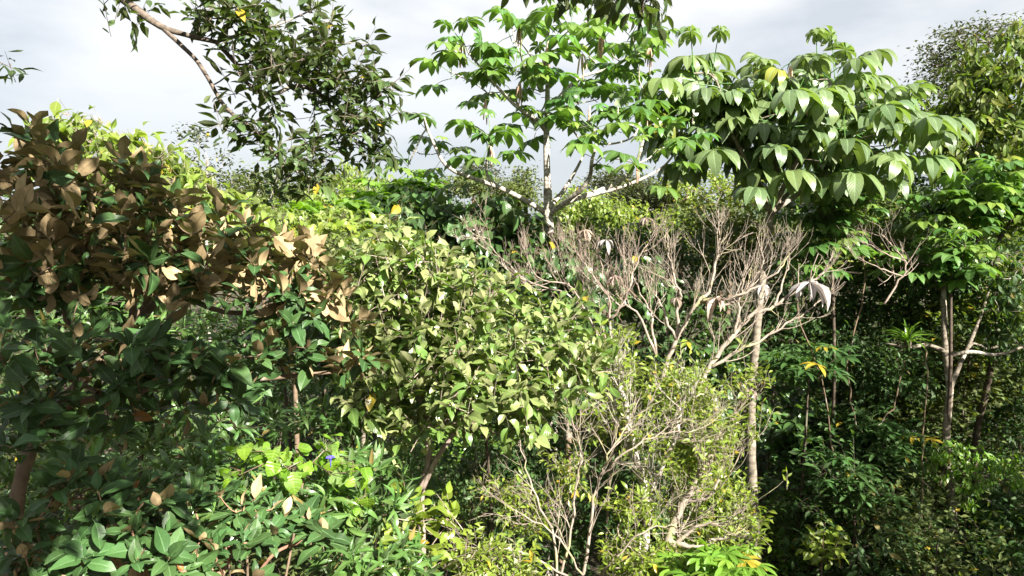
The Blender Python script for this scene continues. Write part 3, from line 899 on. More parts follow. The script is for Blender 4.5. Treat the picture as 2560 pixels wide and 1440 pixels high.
# --- bright tree behind the brown one
T('droopy_bright_tree', 'bright yellow-green tree with drooping leaves behind the brown-backed tree', 'tree',
  [(215, 300, 35, 30, 9.2, .5), (200, 370, 90, 50, 9.2, .8), (120, 370, 50, 40, 9.2, .5), (320, 370, 70, 40, 9.2, .7), (400, 430, 90, 60, 9.0, .8), (480, 480, 60, 50, 9.0, .6), (300, 460, 150, 70, 9.0, .9), (420, 530, 120, 60, 8.8, .8)],
  'bright', 210, (7, 10), 0.27, 'droop', tr=0.07, bark=B_TAN, r_tip=0.004)
T('droopy_bright_tree', 'bright green drooping shrub right of the brown-backed tree tips', 'shrub',
  [(640, 560, 90, 45, 9.5, .6), (560, 520, 60, 40, 9.6, .5), (740, 620, 80, 40, 9.0, .6), (640, 640, 110, 60, 8.6, .6)], 'bright', 90, (7, 9), 0.22, 'droop', tr=0.03, bark=B_DARK, r_tip=0.004)

# --- pale trumpet tree in the centre
D1 = 11.2
tt = [(1150, 85), (1125, 165), (1200, 150), (1280, 55), (1300, 110), (1370, 35), (1425, 60), (1510, 80), (1580, 70), (1640, 105), (1290, 165), (1320, 205), (1360, 150), (1470, 125), (1535, 130),
      (1600, 150), (1220, 220), (1290, 225), (1350, 215), (1425, 215), (1545, 185), (1605, 205), (1660, 225), (1440, 245), (1495, 235), (1545, 255), (1600, 265), (1655, 285),
      (1335, 300), (1420, 295), (1560, 300), (1630, 375), (1595, 395), (1065, 310), (1110, 365), (1225, 325), (1222, 380), (1020, 400), (1685, 345), (1480, 300), (1465, 355), (1280, 90), (1460, 40)]
dz = rng.normal(size=len(tt)) * 0.7
trump1 = T('trumpet_tree', 'tall white-trunked trumpet tree with spreading limbs against the sky at centre', 'tree', [], 'trump', 0, (3, 5), 0.42, 'palm',
  targets=[(p[0], p[1] + 14, D1 + dz[i]) for i, p in enumerate(tt)],
  trunk=[(1378, 1100, D1), (1376, 800, D1), (1372, 610, D1), (1371, 525, D1), (1367, 420, D1), (1366, 330, D1), (1369, 230, D1), (1370, 120, D1), (1370, 60, D1)], tr=0.09, bark=B_WHITE, tprof=[0.11, 0.105, 0.1, 0.095, 0.085, 0.076, 0.054, 0.05, 0.04, 0.03, 0.018],
  limbs=[[(1367, 535, D1), (1320, 505, D1 - .2), (1255, 472, D1 - .4), (1190, 448, D1 - .6), (1140, 430, D1 - .7), (1108, 405, D1 - .8), (1085, 360, D1 - .8), (1070, 325, D1 - .8)],
         [(1255, 472, D1 - .4), (1225, 450, D1 - .4), (1215, 420, D1 - .4), (1220, 385, D1 - .4), (1225, 340, D1 - .4)],
         [(1374, 535, D1), (1420, 500, D1 - .4), (1455, 472, D1 - .6), (1475, 440, D1 - .7), (1480, 400, D1 - .7), (1490, 360, D1 - .7), (1485, 320, D1 - .7)],
         [(1374, 530, D1), (1440, 497, D1 + .2), (1520, 468, D1 + .4), (1570, 435, D1 + .5), (1597, 390, D1 + .5), (1610, 330, D1 + .5), (1612, 290, D1 + .5)],
         [(1440, 497, D1 + .2), (1530, 475, D1 + .4), (1610, 445, D1 + .6), (1660, 415, D1 + .7), (1690, 375, D1 + .7), (1700, 330, D1 + .7)],
         [(1374, 515, D1), (1410, 475, D1 + .5), (1440, 425, D1 + .7), (1460, 385, D1 + .8)],
         [(1490, 360, D1 - .7), (1540, 358, D1 - .6), (1585, 340, D1 - .5), (1600, 300, D1 - .5)],
         [(1366, 330, D1), (1340, 298, D1 - .2), (1295, 270, D1 - .4), (1255, 230, D1 - .5), (1215, 185, D1 - .5), (1170, 130, D1 - .5)],
         [(1368, 190, D1), (1335, 150, D1 + .2), (1312, 120, D1 + .3)], [(1367, 280, D1), (1440, 200, D1 + .3), (1510, 175, D1 + .5), (1590, 140, D1 + .5)],
         [(1366, 310, D1), (1330, 300, D1 + .3), (1295, 265, D1 + .5), (1290, 235, D1 + .5)]], r_tip=0.011, lam=0.1)

# --- big-leaved trumpet tree right of centre
D2 = 12.0
tb = [(1800, 190), (1720, 270), (1850, 330), (1945, 150), (2060, 130), (2150, 170), (2215, 200), (2230, 290), (2140, 300), (2060, 230), (1990, 270), (1900, 280), (1960, 360), (2070, 370), (1870, 200), (2000, 170), (1790, 330), (2290, 290), (1740, 210), (1910, 130), (2110, 120), (2260, 240), (1760, 260), (1830, 250), (2120, 250), (1940, 230), (2020, 330), (2180, 360), (1700, 110), (1755, 110), (1705, 200), (1690, 280), (1740, 330), (1790, 370), (1900, 370), (2060, 370), (2270, 350), (2330, 240)]
db = rng.normal(size=len(tb)) * 0.55
trump2 = T('trumpet_tree', 'trumpet tree with very large ribbed leaves and a bare trunk right of centre', 'tree', [], 'trumpb', 0, (4, 5), 0.69, 'palm',
  targets=[(1940 + (p[0] - 1940) * 0.86, p[1] * 0.85 + 90, D2 + db[i]) for i, p in enumerate(tb)],
  trunk=[(1893, 1440, D2), (1882, 1250, D2), (1877, 1080, D2), (1883, 930, D2), (1896, 780, D2), (1911, 650, D2), (1928, 535, D2), (1938, 470, D2), (1945, 400, D2), (1950, 330, D2)], tr=0.095, bark=B_GREY, top=0.5,
  limbs=[[(1926, 540, D2), (1900, 470, D2 - .2), (1865, 405, D2 - .3), (1838, 350, D2 - .4), (1805, 290, D2 - .4), (1800, 225, D2 - .4)],
         [(1932, 525, D2), (1975, 435, D2 - .3), (2025, 345, D2 - .5), (2060, 275, D2 - .6), (2075, 205, D2 - .6)],
         [(1932, 525, D2), (1985, 470, D2 + .4), (2050, 420, D2 + .6), (2110, 370, D2 + .6), (2190, 290, D2 + .7)],
         [(1930, 530, D2), (2010, 475, D2 + .1), (2080, 430, D2 + .1), (2140, 400, D2 + .1), (2240, 360, D2 + .1)],
         [(1938, 470, D2), (1935, 380, D2 + .6), (1930, 290, D2 + .8), (1940, 190, D2 + .8)]], r_tip=0.014, lam=0.1)

# --- the dark round-leaved tree left of the white trunk
T('round_leaf_tree', 'dark green tree with hanging oval leaves left of the white trunk fork', 'tree',
  [(1080, 505, 90, 26, 11.8, .7), (1150, 550, 130, 40, 11.8, .7), (1040, 550, 70, 50, 11.3, .8), (1250, 545, 80, 50, 11.5, .8), (1320, 590, 80, 40, 11.4, .6), (1190, 600, 110, 50, 11.2, .8), (1000, 545, 60, 35, 11.6, .6)],
  'round', 170, (7, 9), 0.30, 'droop', tr=0.08, bark=B_BROWN, r_tip=0.005)
T('round_leaf_tree', 'dark green hanging-leaved tree behind the bare pinkish bush', 'tree',
  [(1300, 690, 120, 70, 10.8, .6), (1400, 650, 70, 45, 10.7, .4), (1450, 740, 110, 80, 10.8, .6), (1340, 770, 60, 50, 10.8, .5), (1600, 700, 100, 80, 12.6, .8)], 'round', 130, (7, 9), 0.26, 'droop', tr=0.08, bark=B_BROWN, r_tip=0.005)

T('soft_shrub', 'sunny yellow-green shrub crowning the gap below the hanging dark branch tips', 'shrub',
  [(760, 575, 90, 35, 10.6, .6), (690, 560, 60, 30, 10.8, .5), (840, 545, 60, 22, 11.0, .5)], 'bright', 130, (7, 9), 0.2, 'droop', tr=0.03, bark=B_DARK, r_tip=0.004)
# --- small trumpet saplings and soft shrubs in the middle distance
T('trumpet_sapling', 'leafy green trumpet sapling in the middle distance left of the dark round-leaved tree', 'tree',
  [(985, 500, 60, 25, 14.5, .8), (930, 540, 60, 25, 14.2, .8), (1030, 480, 40, 15, 14.8, .5)], 'trumpl', 20, (5, 7), 0.42, 'palm', tr=0.05, bark=B_GREY, r_tip=0.01)
T('trumpet_sapling', 'low sunlit trumpet sapling with a purplish flower bunch behind the glossy tree', 'tree',
  [(850, 560, 70, 22, 12.0, .7), (930, 580, 60, 20, 12.0, .6), (790, 580, 50, 20, 11.5, .5)], 'trumpl', 24, (5, 7), 0.40, 'palm', tr=0.05, bark=B_GREY, r_tip=0.01)
T('soft_shrub', 'yellow-green drooping shrub immediately left of the glossy tree top', 'shrub',
  [(880, 590, 70, 30, 9.5, .6), (800, 600, 50, 30, 9.5, .5), (940, 570, 40, 25, 9.6, .4)], 'limeleaf', 60, (7, 9), 0.2, 'droop', tr=0.022, bark=B_DARK, r_tip=0.004)
T('soft_shrub', 'fine-leaved olive shrub between the brown tips and the glossy tree', 'shrub',
  [(860, 625, 60, 35, 8.6, .5), (890, 660, 40, 30, 8.4, .4)], 'olive', 90, (16, 20), 0.075, 'cloud', tr=0.02, bark=B_DARK, r_tip=0.003)

# --- bare and half-bare bushes
def bare_bush(label, stems, bark, levels=3, twig_len=0.5, tr=0.03, spread=0.5, density=3, group='bare bushes', leaf=None, dead=0, upw=0.85, name='bare_bush', cat='bush', leafk=3, leafs=0.12, lower=0):
    p0 = at(*stems[0][0])
    gz = float(ground_z(p0[0], p0[1]))
    pl = Plant(name, label, cat, (p0[0], p0[1], gz), bark, leaf, group)
    fid = pl.add_path([np.array([p0[0], p0[1], gz - 0.1]), (p0 + np.array([p0[0], p0[1], gz])) / 2 + rng.normal(size=3) * 0.03, p0])
    for st in stems:
        pth = smooth_path([at(q[0], q[1] + (lower if q[1] < 720 else 0), q[2]) for q in st], 5)
        pth[1:-1] += rng.normal(size=pth[1:-1].shape) * 0.012
        rr = tr * (st[0][3] if len(st[0]) > 3 else 1.0)
        q = np.linspace(rr, rr * 0.35, len(pth))
        mb = MB(); tube(mb, pth, q, 8, wob=0.05); pl.wood.append(('stem', mb))
        L = float(np.sum(np.linalg.norm(np.diff(pth, axis=0), axis=1)))
        def twig(a, d, ln, rad, lv):
            k = 5
            ps = [a]; dd = unit(d)
            bend = rng.normal(size=3) * 0.12
            for s in range(k):
                dd = unit(dd + UP * upw * 0.16 + bend * 0.35 + rng.normal(size=3) * 0.09)
                ps.append(ps[-1] + dd * ln / k)
            ps = np.array(ps)
            tube(pl.twigs, ps, np.linspace(rad, rad * 0.5, k + 1), 5 if rad > 0.007 else 4, cap=False)
            if lv > 0:
                m = density if lv > 1 else max(1, density - 1)
                for s in range(m):
                    f = rng.uniform(0.3, 0.95); i = int(f * k)
                    ax = unit(np.cross(dd, rand_unit()))
                    nd = unit(dd * 0.85 + ax * rng.uniform(0.3, 0.8) * (1.1 if s % 2 else 0.8))
                    twig(ps[i], nd, ln * rng.uniform(0.5, 0.85), max(0.0024, rad * 0.55), lv - 1)
            elif leaf and rng.uniform() < 0.8:
                clump_leaves(pl, ps[-1], dd, leafk, leafs, 'spray')
            elif dead and rng.uniform() < dead:
                pass
        for i in range(2, len(pth)):
            for _ in range(1):
                f = i / len(pth)
                if rng.uniform() > 0.25 + 0.6 * f: continue
                tn = unit(pth[i] - pth[i - 1])
                ax = unit(np.cross(tn, rand_unit()))
                nd = unit(tn * 0.8 + ax * spread * rng.uniform(0.6, 1.4))
                twig(pth[i], nd, twig_len * rng.uniform(0.7, 1.35) * (1.15 - 0.4 * f), min(0.0075, q[i] * 0.5), levels - 1)
        tn = unit(pth[-1] - pth[-2])
        for _ in range(2):
            twig(pth[-1], unit(tn + rng.normal(size=3) * 0.3), twig_len * 0.8, min(0.009, q[-1] * 0.8), levels - 1)
    return pl

bare_bush('bare tan bush with long upswept twigs left of the curled dead leaves', [
    [(1520, 900, 9.6, .8), (1440, 750, 9.6), (1330, 660, 9.6), (1250, 590, 9.7), (1215, 545, 9.7)], [(1515, 880, 9.6, .7), (1430, 720, 9.5), (1350, 650, 9.4), (1320, 600, 9.4)],
    [(1520, 880, 9.6, .7), (1460, 760, 9.8), (1420, 660, 9.9), (1400, 590, 9.9)], [(1525, 880, 9.6, .6), (1480, 750, 9.6), (1470, 640, 9.5)]], B_TAN, twig_len=0.45, tr=0.02, lower=50)
bare_bush('bare bush hung with curled dead leaves in the middle of the picture', [
    [(1560, 960, 9.3, 1.), (1530, 850, 9.3), (1520, 740, 9.3), (1480, 640, 9.4), (1440, 580, 9.4)], [(1525, 800, 9.3, .8), (1560, 700, 9.2), (1590, 620, 9.2), (1620, 560, 9.2)],
    [(1640, 890, 9.3, .9), (1590, 780, 9.3), (1530, 700, 9.4), (1500, 600, 9.4)], [(1640, 890, 9.3, .9), (1630, 800, 9.3), (1610, 700, 9.4), (1560, 600, 9.4)]], B_TAN, twig_len=0.42, tr=0.022, lower=50)
bare_bush('tallest bare bush with pale forking stems before the big-leaved trunk', [
    [(1655, 960, 9.5, 1.3), (1690, 850, 9.5), (1745, 755, 9.4), (1770, 680, 9.4), (1790, 600, 9.4), (1800, 545, 9.4)], [(1690, 850, 9.5, .9), (1700, 740, 9.5), (1690, 660, 9.5), (1670, 590, 9.6)],
    [(1745, 755, 9.4, .9), (1820, 710, 9.3), (1880, 660, 9.3), (1910, 600, 9.3)], [(1690, 850, 9.5, .8), (1650, 760, 9.6), (1640, 680, 9.7)], [(1745, 755, 9.4, .8), (1840, 690, 9.2), (1930, 640, 9.2), (1970, 590, 9.2)]], B_PALE, twig_len=0.5, tr=0.028, lower=50)
bare_bush('bare leaning bush whose pale stems cross the big-leaved trunk', [
    [(1750, 960, 9.2, 1.5), (1770, 925, 9.2), (1835, 835, 9.2), (1875, 790, 9.2), (1935, 765, 9.2), (2000, 720, 9.2), (2060, 680, 9.2)], [(1770, 925, 9.2, .9), (1850, 873, 9.1), (1905, 850, 9.1), (1985, 800, 9.1), (2060, 745, 9.1)],
    [(1835, 835, 9.2, .9), (1850, 760, 9.2), (1860, 700, 9.3)], [(1935, 765, 9.2, .7), (1960, 700, 9.3), (1975, 650, 9.3)]], B_PALE, twig_len=0.42, tr=0.026, density=2)
bare_bush('pale leafless bush with crossing stems at bottom centre', [
    [(1390, 1500, 7.4, 1.), (1385, 1350, 7.4), (1330, 1220, 7.4), (1300, 1100, 7.4)], [(1450, 1480, 7.4, 1.2), (1480, 1270, 7.4), (1500, 1190, 7.4), (1520, 1140, 7.3), (1570, 1060, 7.3)],
    [(1500, 1190, 7.4, .8), (1570, 1130, 7.3), (1650, 1085, 7.3), (1740, 1075, 7.3)], [(1400, 1450, 7.4, .9), (1440, 1250, 7.5), (1450, 1130, 7.5), (1430, 1050, 7.5)], [(1460, 1440, 7.4, .7), (1380, 1330, 7.3), (1260, 1260, 7.2)],
    [(1420, 1440, 7.4, .7), (1300, 1380, 7.2), (1200, 1370, 7.1)], [(1500, 1440, 7.4, .8), (1590, 1340, 7.2), (1680, 1310, 7.2)]], B_PALE, twig_len=0.5, tr=0.017, density=3, upw=0.25)
bare_bush('straggly half-bare bush with mottled white stems and yellow-green leaves', [
    [(1612, 1500, 8.0, 1.5), (1612, 1330, 8.0), (1608, 1210, 8.0), (1585, 1120, 8.0), (1560, 1000, 8.0), (1545, 940, 8.0)], [(1608, 1210, 8.0, 1.1), (1580, 1130, 8.1), (1540, 1040, 8.1), (1520, 950, 8.1)],
    [(1612, 1330, 8.0, .9), (1640, 1200, 8.0), (1690, 1100, 8.0), (1700, 1020, 8.0)]], B_WHITE, twig_len=0.5, tr=0.04, leaf='yellow', leafk=6, leafs=0.115, group='half-bare leafy bushes')
bare_bush('half-bare bush with one long white leaning stem beside the big-leaved trunk', [
    [(1640, 1500, 7.8, 1.5), (1670, 1350, 7.8), (1715, 1250, 7.8), (1770, 1160, 7.8), (1800, 1090, 7.8), (1840, 1030, 7.8)], [(1670, 1350, 7.8, 1.), (1730, 1370, 7.7), (1790, 1350, 7.7)],
    [(1715, 1250, 7.8, .8), (1770, 1240, 7.7), (1800, 1200, 7.7)], [(1650, 1400, 7.8, .8), (1730, 1320, 7.7), (1790, 1310, 7.6)]], B_PALE, twig_len=0.5, tr=0.036, leaf='yellow', leafk=6, leafs=0.115, group='half-bare leafy bushes')

# --- leafy yellow-green shrubs amid them
for lab, bl, n, ba in [
    ('yellow-green leafy shrub under the tallest bare bush', [(1690, 960, 80, 45, 8.8, .5), (1740, 1010, 70, 60, 8.7, .5), (1640, 1010, 60, 50, 8.8, .4)], 110, B_TAN),
    ('yellow-green leafy shrub around the mottled white stems', [(1560, 960, 60, 60, 8.7, .4), (1500, 1040, 60, 70, 8.6, .4), (1580, 1060, 50, 50, 8.5, .4)], 80, B_TAN),
    ('yellow-green leafy shrub left of the big-leaved trunk at mid height', [(1755, 1110, 60, 60, 8.5, .5), (1690, 1110, 70, 60, 8.6, .4), (1765, 1200, 40, 50, 8.4, .3)], 90, B_TAN),
    ('bright low shrub at the bottom edge left of the palm-shaped leaves', [(1590, 1270, 70, 35, 7.6, .3), (1560, 1380, 70, 50, 7.4, .4), (1650, 1400, 60, 40, 7.5, .3)], 80, B_TAN),
    ('yellow-leaved shrub behind the leafless bush at bottom centre', [(1260, 1230, 60, 40, 7.9, .4), (1330, 1290, 60, 50, 7.8, .4), (1420, 1180, 60, 60, 8.3, .4)], 60, B_TAN),
    ('small yellow-green shrub at the foot of the leafless bush', [(1180, 1400, 70, 50, 7.0, .4), (1280, 1420, 70, 40, 7.0, .4)], 56, B_TAN),
    ('yellow-green shrub between long white stem and big-leaved trunk', [(1730, 1290, 40, 50, 8.4, .3), (1700, 1390, 50, 40, 8.0, .3)], 50, B_TAN)]:
    T('leafy_shrub', lab, 'shrub', bl, 'yellow', int(n * 1.7), (7, 10), 0.115, 'spray', tr=0.022, bark=ba, r_tip=0.003, group='yellow-green shrubs')

T('palm_leaf_plant', 'bright green plant with fingered compound leaves at the bottom edge before the trunk', 'plant',
  [(1760, 1425, 50, 18, 7.2, .2), (1850, 1430, 60, 16, 7.2, .2), (1800, 1450, 70, 20, 7.1, .2)], 'compound', 9, (4, 6), 0.28, 'palm', tr=0.03, bark=B_BROWN, r_tip=0.008)
T('leafy_shrub', 'bright fresh-green ground shrub right of the trunk foot', 'shrub',
  [(1950, 1300, 45, 50, 12.7, .4), (1975, 1390, 60, 60, 12.5, .4), (1990, 1250, 40, 40, 12.7, .4), (2040, 1230, 30, 30, 12.6, .4)], 'lime', 150, (12, 16), 0.1, 'cloud', tr=0.025, bark=B_BROWN, r_tip=0.003)
T('leafy_shrub', 'broad-leaved green shrub in a sun fleck at the bottom right of centre', 'shrub',
  [(2060, 1370, 45, 40, 11.0, .4)], 'limeleaf', 18, (5, 7), 0.22, 'spray', tr=0.02, bark=B_BROWN, r_tip=0.003)

# ================================================================== RIGHT: the shaded wood
T('mottled_trunk_tree', 'forked tree with mottled white trunk in the shade at right', 'tree',
  [(2440, 660, 130, 60, 12.6, 1.2), (2500, 740, 90, 70, 12.4, 1.), (2330, 700, 90, 50, 12.8, .8), (2520, 840, 60, 60, 12.2, .8)], 'shade', 180, (9, 12), 0.2, 'droop',
  trunk=[(2400, 1430, 12.0), (2385, 1330, 12.0), (2373, 1200, 12.0), (2366, 1080, 12.0), (2374, 975, 12.0), (2364, 880, 12.0), (2360, 790, 12.1), (2358, 700, 12.2)], tr=0.085, bark=B_LICHEN, top=0.5,
  limbs=[[(2374, 975, 12.0), (2400, 910, 12.0), (2432, 840, 12.0), (2458, 770, 12.1), (2480, 700, 12.2)], [(2364, 880, 12.0), (2320, 862, 11.9), (2270, 868, 11.8), (2215, 858, 11.8)],
         [(2364, 890, 12.0), (2430, 880, 11.8), (2500, 886, 11.7), (2600, 850, 11.7)]], r_tip=0.005)
T('vine_drape', 'bright small-leaved vine draped round the mottled trunk at right', 'vine',
  [(2380, 1120, 60, 25, 11.7, .3), (2350, 1160, 40, 40, 11.7, .3), (2430, 1180, 60, 50, 11.6, .3), (2480, 1150, 60, 30, 11.6, .3), (2540, 1180, 40, 40, 11.6, .3), (2420, 1240, 20, 30, 11.6, .15)], 'lime', 150, (6, 8), 0.115, 'droop', tr=0.012, bark=B_BROWN, r_tip=0.0025)

T('tall_edge_tree', 'tall dark tree with yellow-tipped leaves at the right edge under the sky', 'tree',
  [(2500, 150, 90, 80, 15.0, 1.2), (2440, 240, 100, 80, 15.0, 1.3), (2540, 280, 90, 100, 14.8, 1.3), (2430, 350, 110, 70, 14.8, 1.3), (2370, 290, 50, 40, 15.0, .8), (2520, 400, 90, 60, 14.6, 1.2), (2400, 430, 80, 40, 14.8, 1.), (2540, 90, 50, 30, 15, .5), (2470, 500, 100, 50, 14.8, 1.), (2360, 380, 60, 40, 14.9, .8)],
  'edge', 420, (9, 12), 0.28, 'droop', trunk=[(2660, 1000, 15.2), (2640, 700, 15.2), (2590, 480, 15.2), (2520, 330, 15.1)], tr=0.16, bark=B_DARK, limbs=[[(2590, 480, 15.2), (2480, 400, 15.0), (2400, 330, 15.0)]], r_tip=0.006, limb_thr=0.04)
T('grey_crown_tree', 'thin greyish crown rising behind the tall dark tree at upper right', 'tree',
  [(2370, 120, 60, 40, 22, 1.2), (2340, 190, 50, 40, 22, 1.), (2430, 100, 60, 35, 22, 1.2), (2400, 170, 70, 50, 22, 1.3), (2520, 70, 60, 25, 22, 1.), (2330, 250, 40, 30, 22, .8)], 'greylf', 190, (16, 20), 0.15, 'cloud',
  trunk=[(2420, 600, 22.3), (2410, 350, 22.3), (2400, 200, 22.3)], tr=0.14, bark=B_BROWN, r_tip=0.007, limb_thr=0.03)
T('trumpet_tree', 'dark trumpet tree hung with pinkish catkins at the right edge', 'tree',
  [(2400, 500, 70, 30, 12.8, .7), (2500, 450, 60, 30, 12.6, .7), (2330, 520, 40, 25, 12.8, .5), (2540, 510, 40, 40, 12.6, .5)], 'trump', 20, (5, 7), 0.38, 'palm',
  trunk=[(2480, 900, 12.9), (2490, 640, 12.9), (2520, 560, 12.8)], tr=0.07, bark=B_DARK, limbs=[[(2490, 640, 12.9), (2440, 600, 12.9), (2430, 520, 12.8)], [(2440, 600, 12.9), (2370, 540, 12.9), (2330, 530, 12.8)]], r_tip=0.012)
T('trumpet_tree', 'shorter trumpet tree with sunlit top leaves below the right edge catkins', 'tree',
  [(2400, 620, 50, 18, 12.0, .5), (2430, 650, 50, 18, 11.9, .5), (2290, 660, 40, 20, 12.2, .4)], 'trump', 10, (5, 7), 0.36, 'palm', tr=0.05, bark=B_DARK, r_tip=0.012)
T('trumpet_tree', 'trumpet sapling with tiered leaves just right of the big-leaved trunk', 'tree',
  [(2060, 540, 50, 25, 12.5, .5), (2090, 600, 50, 25, 12.3, .5), (2020, 640, 50, 25, 12.2, .4), (2110, 500, 50, 30, 12.6, .5)], 'trump', 16, (5, 7), 0.36, 'palm', tr=0.03, bark=B_DARK, r_tip=0.012)
bare_bush('thin dry bare branch in front of the shaded wood at right', [
    [(2210, 760, 11.5, 1.), (2255, 690, 11.5), (2265, 655, 11.5), (2225, 640, 11.4), (2170, 610, 11.4)], [(2255, 690, 11.5, .8), (2200, 670, 11.4), (2140, 640, 11.4)], [(2265, 655, 11.5, .7), (2220, 600, 11.5), (2190, 560, 11.5)]], B_TAN, twig_len=0.45, tr=0.018, density=2)

